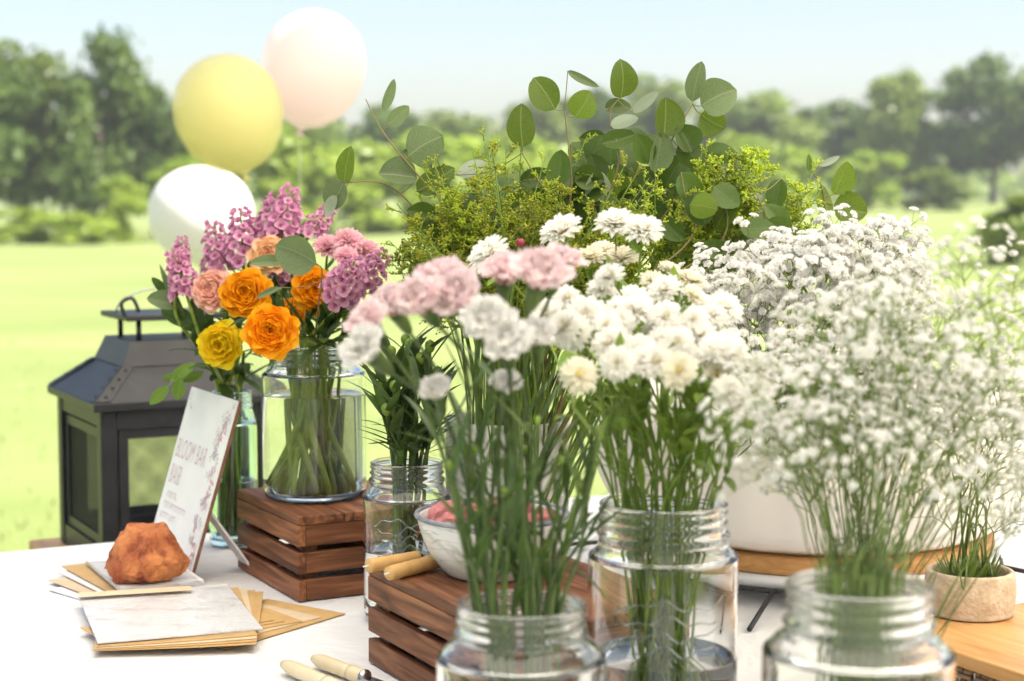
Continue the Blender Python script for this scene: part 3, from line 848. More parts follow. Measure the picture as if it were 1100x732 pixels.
# ================================================================== SIGN
def make_sign():
    BR, BL = on(203, 629, TZ), Vector((-0.449, 2.062, TZ))
    BR.z = BL.z = CZ + 0.0005
    wv = (BR - BL); wd = wv.length; u = wv.normalized()
    back = Vector((-u.y, u.x, 0))
    if back.y < 0: back = -back
    lean = math.atan2(0.062, 0.203)
    up = (Vector((0, 0, 1)) * math.cos(lean) + back * math.sin(lean)).normalized()
    nf = u.cross(up).normalized()               # towards the viewer
    if nf.y > 0: nf = -nf
    hgt = 0.215
    X = Matrix((u, up, nf)).transposed().to_4x4(); X.translation = BL
    t = thing("table_sign", "white leaning card sign reading BLOOM BAR with rose print border", "sign", BL)
    def put(o): o.matrix_local = Matrix.Translation(-BL) @ X
    th = 0.004
    b = MB().box((wd / 2, hgt / 2, -th / 2), (wd, hgt, th)); o = b.build("board", M['edge'], t, smooth=False); put(o)
    b = MB().box((wd / 2, hgt / 2, 0.0006), (wd - .0004, hgt - .0004, 0.001)); o = b.build("face", M['card'], t, smooth=False); put(o)
    # strut
    top = X @ Vector((wd * 0.8, hgt * 0.40, -th - 0.001)); end = Vector((top.x, top.y, 0)) + back * 0.056 - u * 0.002; end.z = CZ + 0.001
    mid = u * 0.018
    nn = (end - top).normalized().cross(u).normalized() * 0.0012
    pts = [top - mid, top + mid, end + mid, end - mid]
    s_ = MB().add([p + nn - BL for p in pts] + [p - nn - BL for p in pts], [(0, 1, 2, 3), (7, 6, 5, 4), (0, 4, 5, 1), (1, 5, 6, 2), (2, 6, 7, 3), (3, 7, 4, 0)])
    s_.build("strut", M['card'], t, smooth=False)
    zf = 0.0013
    def text(s, x, y, h, sx, name="lettering", fat=0.0):
        cu = bpy.data.curves.new("lettering", 'FONT'); cu.body = s; cu.size = 1.0; cu.fill_mode = 'FRONT' if hasattr(cu, 'fill_mode') else cu.fill_mode
        cu.extrude = 0.0; cu.offset = fat
        cu.space_character = 1.08
        to = bpy.data.objects.new("tmp_text", cu); COL.objects.link(to)
        bpy.context.view_layer.update()
        me = bpy.data.meshes.new_from_object(to)
        bpy.data.objects.remove(to)
        me.materials.clear(); me.materials.append(M['ink'])
        o = bpy.data.objects.new(name, me); COL.objects.link(o); o.parent = t
        o.matrix_local = Matrix.Translation(-BL) @ X @ Matrix.Translation((x, y, zf)) @ Matrix.Diagonal((sx, h, 1, 1))
    text("BLOOM BAR", 0.008, 0.128, 0.034, 0.0188, fat=-0.008)
    text("BIASB", 0.010, 0.096, 0.034, 0.0150, fat=-0.008)
    text("IITBTTIL.", 0.018, 0.079, 0.0105, 0.0098)
    text("TTIT FFTTTTTTTT", 0.014, 0.066, 0.0105, 0.0098)
    text("BTTTT LIITT", 0.014, 0.053, 0.0105, 0.0098)
    # printed roses, sprigs and leaves down the right edge
    r = random.Random(5)
    pr, lf = MB(), MB()
    def leaf(mb, x, y, a, l, wd_):
        P = []; n_ = 7
        for i in range(n_):
            s = i / (n_ - 1); q = math.sin(math.pi * s) * wd_
            P.append((s * l, q)); 
        for i in range(n_ - 2, 0, -1):
            s = i / (n_ - 1); P.append((s * l, -math.sin(math.pi * s) * wd_))
        ca, sa = math.cos(a), math.sin(a)
        mb.add([(x + p * ca - q * sa, y + p * sa + q * ca, zf) for p, q in P], [tuple(range(len(P)))])
    def line(mb, pts, wd_):
        for p, q in zip(pts[:-1], pts[1:]):
            d = Vector((q[0] - p[0], q[1] - p[1])); l = d.length
            if l < 1e-6: continue
            nx, ny = -d.y / l * wd_, d.x / l * wd_
            mb.add([(p[0] + nx, p[1] + ny, zf), (p[0] - nx, p[1] - ny, zf), (q[0] - nx, q[1] - ny, zf), (q[0] + nx, q[1] + ny, zf)], [(0, 1, 2, 3)])
    y = hgt - 0.012
    while y > 0.012:
        cx = wd - 0.020 + 0.006 * math.sin(y * 70)
        for k in range(r.choice((2, 3))):
            a = r.uniform(1.8, 4.6) if r.random() < .7 else r.uniform(-1, 1)
            l = r.uniform(0.010, 0.019)
            ex = [(cx + s * l * math.cos(a) + 0.002 * math.sin(s * 3), y + s * l * math.sin(a)) for s in (0, .33, .66, 1)]
            ex = [(min(p[0], wd - .004), p[1]) for p in ex]
            line(lf, ex, 0.00022)
            for p in ex[1:]:
                for sg in (-1, 1):
                    if p[0] < wd - 0.008 and 0.008 < p[1] < hgt - 0.008: leaf(lf, p[0], p[1], a + sg * 0.9, 0.0055, 0.0011)
        if r.random() < 0.75:
            for k in range(5):
                leaf(pr, min(cx + r.uniform(-.003, .006), wd - .010), y + r.uniform(-.003, .003), k * 1.26 + r.random(), 0.0065, 0.0019)
        y -= r.uniform(0.011, 0.017)
    cn = MB()
    for k in range(5):
        leaf(cn, 0.010 + 0.002 * k, hgt - 0.012 - 0.003 * k, 2 + k, 0.007, 0.0012)
        leaf(pr, 0.010 + 0.003 * k, 0.020 + 0.004 * (k % 3), 1 + k * 1.3, 0.006, 0.0014)
        leaf(pr, 0.075 + 0.009 * k, 0.008 + 0.006 * r.random(), 1 + k * 1.3, 0.007, 0.0017)
    o = cn.build("corner_print", M['ink_grey'], t, smooth=False); put(o)
    o = lf.build("leaf_print", M['ink_grey'], t, smooth=False); put(o)
    o = pr.build("rose_print", M['ink_pink'], t, smooth=False); put(o)
make_sign()

# ================================================================== PAPER
def sheet_obj(name, corners, z, mat, label, cat, group=None, thick=0.0006, curl=0.0, sag=0.0, parent=None):
    """a sheet whose corner a, width corner b and depth corner c are given as points on the table"""
    a, b, c = [on(px, py, z) for px, py in corners]
    u = (b - a); wd = u.length; u.normalize()
    v = (c - a); v = v - u * v.dot(u); dp = v.length; v.normalize()
    nx, ny = 10, 8
    P, uv = [], []
    for s in (1, 0):
        for j in range(ny):
            for i in range(nx):
                x, y = i / (nx - 1), j / (ny - 1)
                zz = curl * (x ** 3) + sag * (y ** 4) + (thick if s else 0)
                P.append(u * (x * wd) + v * (y * dp) + Vector((0, 0, zz))); uv.append((x, y, 0))
    F = []
    N = nx * ny
    flip = u.cross(v).z < 0
    for s in (0, 1):
        for j in range(ny - 1):
            for i in range(nx - 1):
                k = s * N + j * nx + i
                q = (k, k + 1, k + nx + 1, k + nx)
                F.append(q if (s == 0) != flip else q[::-1])
    rim = [i for i in range(nx)] + [j * nx + nx - 1 for j in range(1, ny)] + [(ny - 1) * nx + i for i in range(nx - 2, -1, -1)] + [j * nx for j in range(ny - 2, 0, -1)]
    for i in range(len(rim)):
        p, q = rim[i], rim[(i + 1) % len(rim)]
        f_ = (p, N + p, N + q, q)
        F.append(f_ if not flip else f_[::-1])
    m = MB().add(P, F, uv)
    o = m.build(name, mat, parent, smooth=False)
    if parent is None:
        o.location = a
        tag(o, label, cat, group)
    else:
        o.location = a - parent.location
    return o

GE = "kraft envelopes fanned out under the wrapped cards"
z = CZ + 0.0005
env = [
    (((371, 660), (244, 698), (288, 644)), 'kraft', "golden envelope at the bottom of the fan, pointing furthest right"),
    (((345, 664), (216, 697), (266, 645)), 'kraft_pale', "pale envelope second from the bottom of the fan"),
    (((325, 668), (172, 696), (296, 652)), 'kraft', "golden envelope in the middle of the fan"),
    (((306, 668), (142, 696), (278, 652)), 'kraft', "golden envelope just under the wrapped cards, turned slightly"),
    (((294, 667), (116, 695), (266, 651)), 'kraft', "golden envelope directly below the wrapped cards"),
]
for i, (c, mt, lab) in enumerate(env):
    sheet_obj("envelope", c, z, M[mt], lab, "envelope", GE, thick=0.0009, curl=0.003 if i > 1 else 0.0)
    z += 0.0012
for i in range(4):
    o_ = 4 - i
    sheet_obj("envelope", ((92 + 9 * o_, 642), (247 + 9 * o_, 632 + 1.5 * o_), (98 + 15 * o_, 694 + 1.0 * o_)), z, M[('kraft', 'kraft', 'kraft_pale', 'kraft')[i]], "thin sheet with golden edge in the pile right under the top film wrapped cards", "envelope", "sheets squared up under the wrapped cards", thick=0.0007, curl=0.002)
    z += 0.0011
ztop = z + 0.001
# the fan at far left
z2 = CZ + 0.0005
for i, (c, mt, lab) in enumerate([
    (((52, 634), (120, 655), (90, 612)), 'card', "white card spread lowest at the left end of the fan"),
    (((52, 624), (120, 650), (95, 604)), 'kraft_pale', "pale envelope second lowest at the left end of the fan"),
    (((62, 615), (125, 646), (110, 600)), 'card', "white card in the middle of the left fan"),
    (((66, 609), (130, 644), (115, 600)), 'kraft', "golden envelope upper in the left fan"),
]):
    sheet_obj("envelope", c, z2, M[mt], lab, "envelope", "papers fanned out at the left end of the stack", thick=0.001)
    z2 += 0.0026

cm, n, b, o = newmat("clear wrapping film")
gl = n.nodes.new("ShaderNodeBsdfGlossy"); gl.inputs['Roughness'].default_value = 0.06
tpn = n.nodes.new("ShaderNodeBsdfTransparent")
lw = n.nodes.new("ShaderNodeLayerWeight"); lw.inputs[0].default_value = 0.12
tc = n.nodes.new("ShaderNodeTexCoord"); ns = n.nodes.new("ShaderNodeTexNoise"); ns.inputs['Scale'].default_value = 22; ns.inputs['Distortion'].default_value = 1.6
n.links.new(tc.outputs['Object'], ns.inputs['Vector'])
bp = n.nodes.new("ShaderNodeBump"); bp.inputs['Strength'].default_value = 0.5; bp.inputs['Distance'].default_value = 0.008
n.links.new(ns.outputs[0], bp.inputs['Height'])
n.links.new(bp.outputs[0], gl.inputs['Normal'])
ms = n.nodes.new("ShaderNodeMixShader"); ms.inputs[0].default_value = 0.13
n.links.new(tpn.outputs[0], ms.inputs[1]); n.links.new(gl.outputs[0], ms.inputs[2]); n.links.new(ms.outputs[0], o.inputs[0])
M['film'] = cm

M['print'] = plain("white card with faint grey print", (0.88, 0.87, 0.86), (0.66, 0.64, 0.62), 0.5, 16, stretch=(1.0, 2.6, 1.0))
_r = [x for x in M['print'].node_tree.nodes if x.type == 'VALTORGB'][0]
_r.color_ramp.elements[0].position, _r.color_ramp.elements[1].position = 0.52, 0.72
def card_pack(corners, zz, label, thick):
    a = on(*corners[0], zz)
    t = thing("card_pack", label, "cards", a)
    sheet_obj("cards", corners, zz, M['print'], None, None, thick=thick, parent=t)
    a_, b_, c_ = corners
    sheet_obj("sleeve", ((a_[0] - 1, a_[1] - .3), (b_[0] + 2, b_[1] - .3), (c_[0] - 1, c_[1] + .6)), zz + thick + 0.0004, M['film'], None, None, thick=0.0002, parent=t)
    return t
card_pack(((92, 605), (176, 597), (86, 641)), z2 + 0.001, "white cards in clear film lying under the orange rock", 0.004)
card_pack(((84, 641), (244, 629), (92, 693)), ztop, "white cards in clear film on top of the golden envelopes", 0.0012)
bnd = sheet_obj("paper_band", ((84, 637.5), (205, 630), (84, 642)), z2 + 0.006, M['band'], "narrow tan paper band across the wrapped cards beside the rock", "paper band", thick=0.0006)

# ================================================================== ROCK
def make_rock():
    zr = z2 + 0.0058
    c = on(152, 628, zr)
    me = bpy.data.meshes.new("rough_rock")
    import bmesh
    from mathutils import noise as mnoise
    bm = bmesh.new()
    r = random.Random(34)
    pts = []
    while len(pts) < 30:
        d = Vector((r.gauss(0, 1), r.gauss(0, 1), r.gauss(0, 1))).normalized()
        if all((d - q).length > 0.42 for q in pts): pts.append(d)
    pts += [Vector((.75, -.55, -.5)), Vector((-.8, -.45, -.45)), Vector((-.2, -.9, -.35)), Vector((-.35, .1, .95)), Vector((.55, -.3, .8))]
    for d in pts: bm.verts.new(d * r.uniform(0.86, 1.08))
    res = bmesh.ops.convex_hull(bm, input=bm.verts)
    bmesh.ops.delete(bm, geom=[v for v in bm.verts if not v.link_faces], context='VERTS')
    bmesh.ops.subdivide_edges(bm, edges=bm.edges[:], cuts=9, use_grid_fill=True)
    for v in bm.verts:
        p = v.co.copy()
        k = mnoise.fractal(p * 2.2, 0.9, 2.0, 3) * 0.05 + mnoise.fractal(p * 6.5, 0.75, 2.1, 5) * 0.035
        k -= 0.20 * max(0, 0.45 - (p - Vector((0.25, -0.75, 0.45))).length) + 0.25 * max(0, 0.4 - (p - Vector((-.45, -.65, .35))).length)
        v.co = p * (1 + k)
    for v in bm.verts: v.co.z = max(v.co.z, -0.66)
    zs = min(v.co.z for v in bm.verts)
    for v in bm.verts: v.co = Vector((v.co.x * 0.0475, v.co.y * 0.038, (v.co.z - zs) * 0.0375))
    bm.to_mesh(me); bm.free()
    for p in me.polygons: p.use_smooth = False
    m, n, b, o = newmat("rust orange sandstone")
    col, h, mp = noise_col(n, (0.33, 0.07, 0.02), (0.60, 0.22, 0.07), 32, detail=8, lo=0.32, hi=0.62, dist=0.6)
    col2, h2, _ = noise_col(n, (0.30, 0.07, 0.025), (0.9, 0.9, 0.9), 60, detail=8, lo=0.36, hi=0.5)
    mx = n.nodes.new("ShaderNodeMix"); mx.data_type = 'RGBA'; mx.blend_type = 'MULTIPLY'; mx.inputs[0].default_value = 0.75
    n.links.new(col, mx.inputs[6]); n.links.new(col2, mx.inputs[7]); n.links.new(mx.outputs[2], b.inputs['Base Color'])
    b.inputs['Roughness'].default_value = 0.75
    bump(n, b, h2, 1.0, 0.006)
    me.materials.append(m)
    o = bpy.data.objects.new("rough_rock", me); COL.objects.link(o)
    o.location = c + Vector((0, 0.028, 0)); o.rotation_euler = (0, 0, 0.35)
    tag(o, "rust orange rough rock weighing down the wrapped cards", "rock")
make_rock()

# ================================================================== KNIVES, CANDLES, BOWL
def make_tools():
    for (a, b_, lab) in [((305, 714), (368, 742), "ivory handled garden knife nearer the viewer"), ((338, 708), (392, 728), "ivory handled garden knife with its steel collar, behind the other")]:
        A, B = on(*a, CZ + 0.008), on(*b_, CZ + 0.008)
        t = thing("garden_knife", lab, "knife", A, group="two ivory handled garden knives")
        d = (B - A); L = d.length; d.normalize()
        pts = [d * (s * L) for s in np.linspace(0, 0.72, 9)]
        MB().tube([p - d * .002 if i == 0 else p for i, p in enumerate(pts)], [0.0035, 0.0062, 0.0068, 0.0070, 0.0069, 0.0068, 0.0067, 0.0067, 0.0066], 14).build("handle", M['ivory'], t)
        MB().tube([d * (0.725 * L), d * (0.78 * L), d * (0.80 * L), d * (0.98 * L)], [0.0069, 0.0074, 0.0069, 0.0072], 14).build("collar", M['ivory'], t)
        MB().tube([d * (0.981 * L), d * (1.0 * L), d * (1.04 * L)], [0.0073, 0.0076, 0.005], 14).build("bolster", M['steel'], t)
        s_ = d.cross(Vector((0, 0, 1)))
        P = [d * (1.04 * L) + s_ * .005, d * (1.04 * L) - s_ * .005, d * (1.8 * L) - s_ * .006, d * (2.0 * L) + s_ * .004]
        zz = Vector((0, 0, 0.0007))
        MB().add([p + zz for p in P] + [p - zz for p in P], [(0, 1, 2, 3), (7, 6, 5, 4), (0, 4, 5, 1), (1, 5, 6, 2), (2, 6, 7, 3), (3, 7, 4, 0)]).build("blade", M['steel'], t, smooth=False)
    for a, b_, lab in [((396, 608), (446, 600), "tan beeswax candle lying furthest left on the crate"), ((418, 616), (466, 604), "tan beeswax candle lying against the white bowl")]:
        A, B = on(*a, CT + 0.0075), on(*b_, CT + 0.0075)
        t = thing("beeswax_candle", lab, "candle", A, group="tan candles on the front crate")
        d = (B - A); L = d.length * 1.05; d.normalize()
        pts = [d * (s * L) for s in np.linspace(0, 1, 22)]
        r = random.Random(a[0])
        MB().tube([pts[0]] + pts + [pts[-1]], [0.001] + [0.0068 + r.uniform(-.0004, .0004) for _ in pts] + [0.001], 14).build("wax", M['wax'], t)
        MB().tube([-d * 0.006, d * 0.004], 0.0008, 5).build("wick", M['card'], t)
make_tools()

def make_bowl():
    c = on(528, 633, CT) ; c.z = CT + 0.0005
    c = Vector(((528 - 550) / FPX * 1.54, 1.545, CT + 0.0005))
    t = thing("enamel_bowl", "white enamel bowl with chipped blue rim on the front crate", "bowl", c)
    m, n, b, o = newmat("crazed white enamel")
    col, h, mp = noise_col(n, (0.74, 0.72, 0.71), (0.80, 0.78, 0.77), 20)
    vo = n.nodes.new("ShaderNodeTexNoise"); vo.inputs['Scale'].default_value = 9; vo.inputs['Detail'].default_value = 3
    mp2 = n.nodes.new("ShaderNodeMapping"); mp2.inputs['Scale'].default_value = (1, 1, 9); tc_ = n.nodes.new("ShaderNodeTexCoord")
    n.links.new(tc_.outputs['Object'], mp2.inputs[0]); n.links.new(mp2.outputs[0], vo.inputs['Vector'])
    rp = n.nodes.new("ShaderNodeValToRGB"); e = rp.color_ramp.elements
    e[0].position = 0.485; e[0].color = (0, 0, 0, 1); e[1].position = 0.515; e[1].color = (0, 0, 0, 1); q = e.new(0.5); q.color = (0.6, 0.6, 0.6, 1)
    n.links.new(vo.outputs[0], rp.inputs[0])
    mx = n.nodes.new("ShaderNodeMix"); mx.data_type = 'RGBA'; mx.inputs[7].default_value = (0.30, 0.31, 0.36, 1)
    n.links.new(rp.outputs[0], mx.inputs[0]); n.links.new(col, mx.inputs[6]); n.links.new(mx.outputs[2], b.inputs['Base Color'])
    b.inputs['Roughness'].default_value = 0.25
    RR, HB = 0.069, 0.055
    prof = smoothed([(0, 0.002), (0.034, 0.0), (0.044, 0.004), (0.058, 0.022), (0.066, 0.042), (RR, HB)], 5)
    inn = smoothed([(RR - .003, HB), (0.062, 0.042), (0.054, 0.022), (0.04, 0.007), (0, 0.005)], 5)
    MB().lathe(prof + inn, 56).build("body", m, t)
    MB().tube([Vector((RR * math.cos(a), RR * math.sin(a), HB + 0.0005)) for a in np.linspace(0, 2 * math.pi, 57)], 0.0024, 8, cap=False).build("rim", M['rim_blue'], t)
    # dried rosebuds heaped in it
    r = random.Random(4)
    proto = MB()
    from mathutils import noise as mnoise
    import bmesh
    bm = bmesh.new(); bmesh.ops.create_icosphere(bm, subdivisions=4, radius=1)
    for v in bm.verts:
        p = v.co.copy(); v.co = p * (1 + 0.22 * mnoise.noise(p * 2.2) + 0.1 * mnoise.noise(p * 6))
        if p.y < -0.62: v.co.y = -0.62 * 0.9 + 0.3 * max(0, 0.25 - math.hypot(p.x, p.z))
    me = bpy.data.meshes.new("petal_ball"); bm.to_mesh(me); bm.free()
    for p in me.polygons: p.use_smooth = True
    me.materials.append(M['rose_dry'])
    core = MB().lathe([(0, 0.02), (0.16, 0.03), (0.3, 0.12), (0.48, 0.1), (0.55, 0)], 16).mesh("core", M['tan_dry'])
    spots = [(-0.038, -0.022, 0.0), (-0.014, -0.034, 1), (-0.044, 0.012, 1), (-0.012, -0.002, 2), (0.016, -0.024, 0), (0.022, 0.012, 2), (0.046, -0.006, 1), (0.0, 0.036, 1), (0.042, -0.034 + .012, 0), (-0.03, 0.034, 0)]
    for i, (x, y, k) in enumerate(spots):
        s_ = r.uniform(0.0125, 0.0155)
        zz = 0.046 + 0.006 * (k == 2) + r.uniform(0, .004)
        f = thing("dried_rosebud", "dried pink rosebud heaped in the white enamel bowl", "dried flower", c + Vector((x, y, zz)), r.uniform(-.8, .8), "dried rosebuds in the white bowl")
        link("petals", me, f, Matrix.Scale(s_, 4))
        if i in (0, 3, 4): link("core", core, f, Matrix.Translation((0, -0.0098 * s_ / 0.0155 - .0004, 0)) @ Matrix.Rotation(R(90), 4, 'X') @ Matrix.Scale(s_, 4))
make_bowl()

# ================================================================== POTS
def make_pots():
    # tall white crock
    c = at(545, 449, 1.80); c.z = CZ
    t = thing("white_crock", "tall white ceramic crock behind the enamel bowl", "vase", c)
    H = at(545, 449, 1.80).z - CZ; r0 = 67 / FPX * 1.8
    prof = [(0, 0.0), (r0 * .93, 0.0), (r0 * .97, 0.004), (r0, 0.02), (r0, H - .012), (r0 * 1.02, H - .008), (r0 * 1.02, H - .001), (r0 * 1.0, H), (r0 * .94, H), (r0 * .93, H - .01), (r0 * .93, 0.012), (0, 0.01)]
    MB().lathe(prof, 64).build("body", M['white_ceramic'], t)
    for z_ in (0.3, 0.62):
        MB().tube([Vector((r0 * 1.002 * math.cos(a), r0 * 1.002 * math.sin(a), H * z_)) for a in np.linspace(0, 2 * math.pi, 65)], 0.0012, 6, cap=False).build("ridge", M['white_ceramic'], t)
    # big cream planter on hoop and metal stand
    px, Y = 872, 2.00
    c = at(px, 620, Y); c.z = CZ
    hb = 0.034
    t = thing("cream_planter", "large rounded cream planter with an orange wooden base hoop", "planter", c)
    R0 = 0.258
    prof = smoothed([(R0 * .74, hb + 0.020), (R0 * .9, hb + 0.045), (R0 * 1.0, hb + 0.10), (R0 * .97, hb + 0.15), (R0 * .86, hb + 0.18), (R0 * .8, hb + 0.185)], 6)
    inn = [(R0 * .78, hb + 0.183), (R0 * .80, hb + .12), (R0 * .7, hb + 0.05), (0, hb + 0.05)]
    sq = lambda an, z_: 1 + 0.010 * math.sin(an * 24) * math.sin(math.pi * min(max((z_ - hb) / .18, 0), 1))
    MB().lathe([(0, hb + 0.0195)] + prof + inn, 144, squash=sq).build("shell", M['cream_fabric'], t)
    MB().lathe([(0, hb), (R0 * .80, hb), (R0 * .80 + .002, hb + .003), (R0 * .80 + .002, hb + 0.016), (R0 * .80, hb + 0.019), (0, hb + 0.019)], 72).build("base_hoop", M['hoop'], t)
    MB().lathe([(0, hb + .06), (R0 * .72, hb + .155), (R0 * .70, hb + .165), (0, hb + .17)], 40).build("soil", M['soil'], t)
    s_ = thing("plant_stand", "low black wire stand under the cream planter", "stand", c)
    rr = R0 * .84
    MB().tube([Vector((rr * math.cos(a), rr * math.sin(a), hb - 0.016)) for a in np.linspace(0, 2 * math.pi, 73)], 0.0022, 8, cap=False).build("top_ring", M['black'], s_)
    MB().lathe([(0, hb - .013), (rr - .004, hb - .013), (rr - .002, hb - .0012), (0, hb - .0012)], 64).build("tray", M['white_ceramic'], s_)
    for k in range(4):
        a0 = R(249) + k * math.pi / 2
        MB().tube([(rr * math.cos(a0), rr * math.sin(a0), hb - .016), (rr * 1.5 * math.cos(a0), rr * 1.5 * math.sin(a0), 0.003)], 0.0028, 7).build("leg", M['black'], s_)
    # honey board at right with rattan sided riser
    zb = 0.06
    C0 = on(1024, 701, TZ + zb); C1 = on(1088, 725, TZ + zb)
    org = Vector((C0.x, C0.y, 0)) - V * 0.10
    lv, lu = 0.34, 0.33
    c = org + V * lv / 2 + U * lu / 2
    c.z = CZ
    t = thing("serving_riser", "honey coloured wooden riser with basket weave sides at lower right", "riser", c, TROT)
    MB().box((0, 0, zb - 0.006), (lu, lv, 0.012), bev=0.001).build("top_board", M['honey'], t, smooth=False)
    wm, n, b, o = newmat("brown basket weave")
    col, h, mp = noise_col(n, (0.16, 0.08, 0.035), (0.34, 0.19, 0.09), 60)
    br = n.nodes.new("ShaderNodeTexBrick"); br.inputs['Scale'].default_value = 28; br.inputs['Mortar Size'].default_value = 0.03
    br.inputs['Color1'].default_value = (1, 1, 1, 1); br.inputs['Color2'].default_value = (0.75, 0.75, 0.75, 1); br.inputs['Mortar'].default_value = (0.1, 0.1, 0.1, 1)
    a = n.nodes.new("ShaderNodeAttribute"); a.attribute_name = "puv"
    mpp = n.nodes.new("ShaderNodeMapping"); mpp.inputs['Rotation'].default_value = (R(90), 0, 0)
    n.links.new(a.outputs['Vector'], mpp.inputs[0]); n.links.new(mpp.outputs[0], br.inputs['Vector'])
    mx = n.nodes.new("ShaderNodeMix"); mx.data_type = 'RGBA'; mx.blend_type = 'MULTIPLY'; mx.inputs[0].default_value = 1
    n.links.new(col, mx.inputs[6]); n.links.new(br.outputs[0], mx.inputs[7]); n.links.new(mx.outputs[2], b.inputs['Base Color']); b.inputs['Roughness'].default_value = 0.6
    bump(n, b, br.outputs[1], -0.8, 0.003)
    for k in range(4):
        Ls = (lu if k % 2 == 0 else lv) - 0.016
        p = MB()
        nrow, ncol = 4, int(Ls / 0.018)
        for i in range(nrow):
            for j in range(ncol):
                q = 0.0025 if (i + j) % 2 else -0.0005
                p.box((-Ls / 2 + (j + .5) * Ls / ncol, q, 0.004 + (i + .5) * 0.0108), (Ls / ncol - .001, 0.006, 0.0098), bev=0.0018)
        o_ = p.build("woven_side", wm, t, smooth=False)
        an = k * math.pi / 2
        dd = (lv if k % 2 == 0 else lu) / 2 - 0.008
        o_.rotation_euler = (0, 0, an); o_.location = (math.sin(an) * dd, -math.cos(an) * dd, 0)
    # small stone pot
    zt = CZ + zb
    pc = on(1047, 664, zt); 
    rp = 0.041
    pc = Vector((pc.x, pc.y + 0.018, zt + 0.0005))
    t = thing("stone_pot", "small round beige stone pot on the wooden riser", "pot", pc)
    hp = 0.040
    prof = smoothed([(0, 0.001), (rp * .86, 0.0), (rp * .95, 0.006), (rp * 1.0, hp * .5), (rp * .97, hp * .9), (rp * .93, hp), (rp * .86, hp), (rp * .83, hp * .9), (rp * .83, hp * .75)], 4)
    MB().lathe(prof, 56).build("body", M['stone_pot'], t)
    MB().lathe([(rp * .86, hp * .72), (rp * .5, hp * .8), (0, hp * .82)], 32).build("soil", M['soil'], t)
    return pc, Vector((at(872, 620, 2.00).x, 2.00, CZ + hb + 0.16)), Vector((at(545, 449, 1.80).x, 1.80, CZ))
POT, PLANTER, CROCK = make_pots()

# ================================================================== JARS
class Jar: pass
def make_jar(px, Y, z0, Rb, H, neck, water, label, mat='glass', emb=False, nh=0.024, shh=0.020, name="glass_jar"):
    c = at(px, 500, Y); c.z = z0 + 0.0006
    t = thing(name, label, "jar", c)
    rn = Rb * neck
    zn = H - nh
    th = 0.0032
    beads = [(rn * 1.0, zn + nh * .06), (rn * 1.055, zn + nh * .16), (rn * 1.055, zn + nh * .24), (rn * .99, zn + nh * .34), (rn * .985, zn + nh * .42), (rn * 1.035, zn + nh * .52), (rn * .985, zn + nh * .62), (rn * .985, zn + nh * .70), (rn * 1.03, zn + nh * .78), (rn * .99, zn + nh * .86), (rn * 1.02, zn + nh * .93), (rn * 1.005, H - .0008), (rn - th * .5, H)]
    outer = [(0, 0.0035), (Rb * .6, 0.003), (Rb * .8, 0.0), (Rb * .93, 0.0022), (Rb * .99, 0.010), (Rb, 0.02), (Rb, (zn - shh) * .5), (Rb, zn - shh), (Rb * .97, zn - shh * .62), (Rb * .88 if neck < .85 else Rb * .93, zn - shh * .25), (rn * 1.03, zn)] + beads
    inner = [(rn - th, H - .001), (rn - th, zn + .002), (Rb * .86 - th, zn - shh * .28), (Rb * .965 - th, zn - shh * .66), (Rb - th, zn - shh), (Rb - th, 0.02), (Rb * .95 - th, 0.0105), (Rb * .75, 0.0075), (0, 0.008)]
    g = MB().lathe(smoothed(outer, 4) + smoothed(inner, 4), 72)
    g.build("glass", M[mat], t)
    if water:
        zw = H * water
        rw = Rb - th + 0.0005
        prof = [(0, 0.0075), (Rb * .75, 0.007), (Rb * .95 - th + .0005, 0.010), (rw, 0.02), (rw, zw - .0012), (rw - 0.0004, zw), (rw - .0022, zw - .0004), (0, zw - .0004)]
        MB().lathe(prof, 72).build("water", M['water'], t)
    if emb:
        e = MB(); rr = random.Random(int(px))
        def pt(a, z_): return Vector(((Rb + .0003) * math.cos(a), (Rb + .0003) * math.sin(a), z_))
        for k in range(4):
            z0_ = H * (.66 - .055 * k); ph = rr.random() * 6
            e.tube([pt(-math.pi / 2 + q, z0_ + 0.0035 * math.sin(q * (6 + k) + ph) + 0.002 * math.sin(q * 15 + ph)) for q in np.linspace(-.75 + .1 * k, .8 - .15 * (k % 2), 34)], 0.0007, 5)
        for k in range(9):
            a0 = -math.pi / 2 + rr.uniform(-.7, .7); zc = H * rr.uniform(.45, .66); s0 = rr.uniform(.6, 1.2)
            e.tube([pt(a0 + 0.05 * s0 * math.cos(q) * (1 - .12 * q), zc + 0.0035 * s0 * math.sin(q) * (1 - .12 * q)) for q in np.linspace(0, 5.5, 16)], 0.0006, 5)
        e.build("embossing", M[mat], t)
    j = Jar(); j.c = c; j.Rb = Rb - 0.006; j.rn = rn - 0.005; j.H = H; j.zn = H - nh; j.obj = t
    return j
J1 = make_jar(338, 1.95, CT, 0.0595, 0.176, 0.80, 0.68, "clear glass jar of stems standing on the left crate", nh=0.022, shh=0.018)
J2 = make_jar(250, 2.14, CZ, 0.031, 0.195, 0.80, 0.42, "slim aqua glass jar behind the leaning sign", 'aqua', nh=0.022, shh=0.03, name="aqua_jar")
J3 = make_jar(437, 1.75, CZ, 0.0455, 0.166, 0.82, 0.45, "small embossed glass jar between the two crates", emb=True)
J4 = make_jar(713, 1.30, CZ, 0.0580, 0.205, 0.84, 0.42, "large glass jar half full of water under the white daisies", emb=True, nh=0.03)
J5 = make_jar(560, 1.133, CZ, 0.0575, 0.166, 0.75, 0.50, "front glass jar of dark stems below the pink carnations", nh=0.024)
J6 = make_jar(925, 1.013, CZ, 0.0575, 0.207, 0.75, 0.55, "front right glass jar of fine gypsophila stems", nh=0.03)

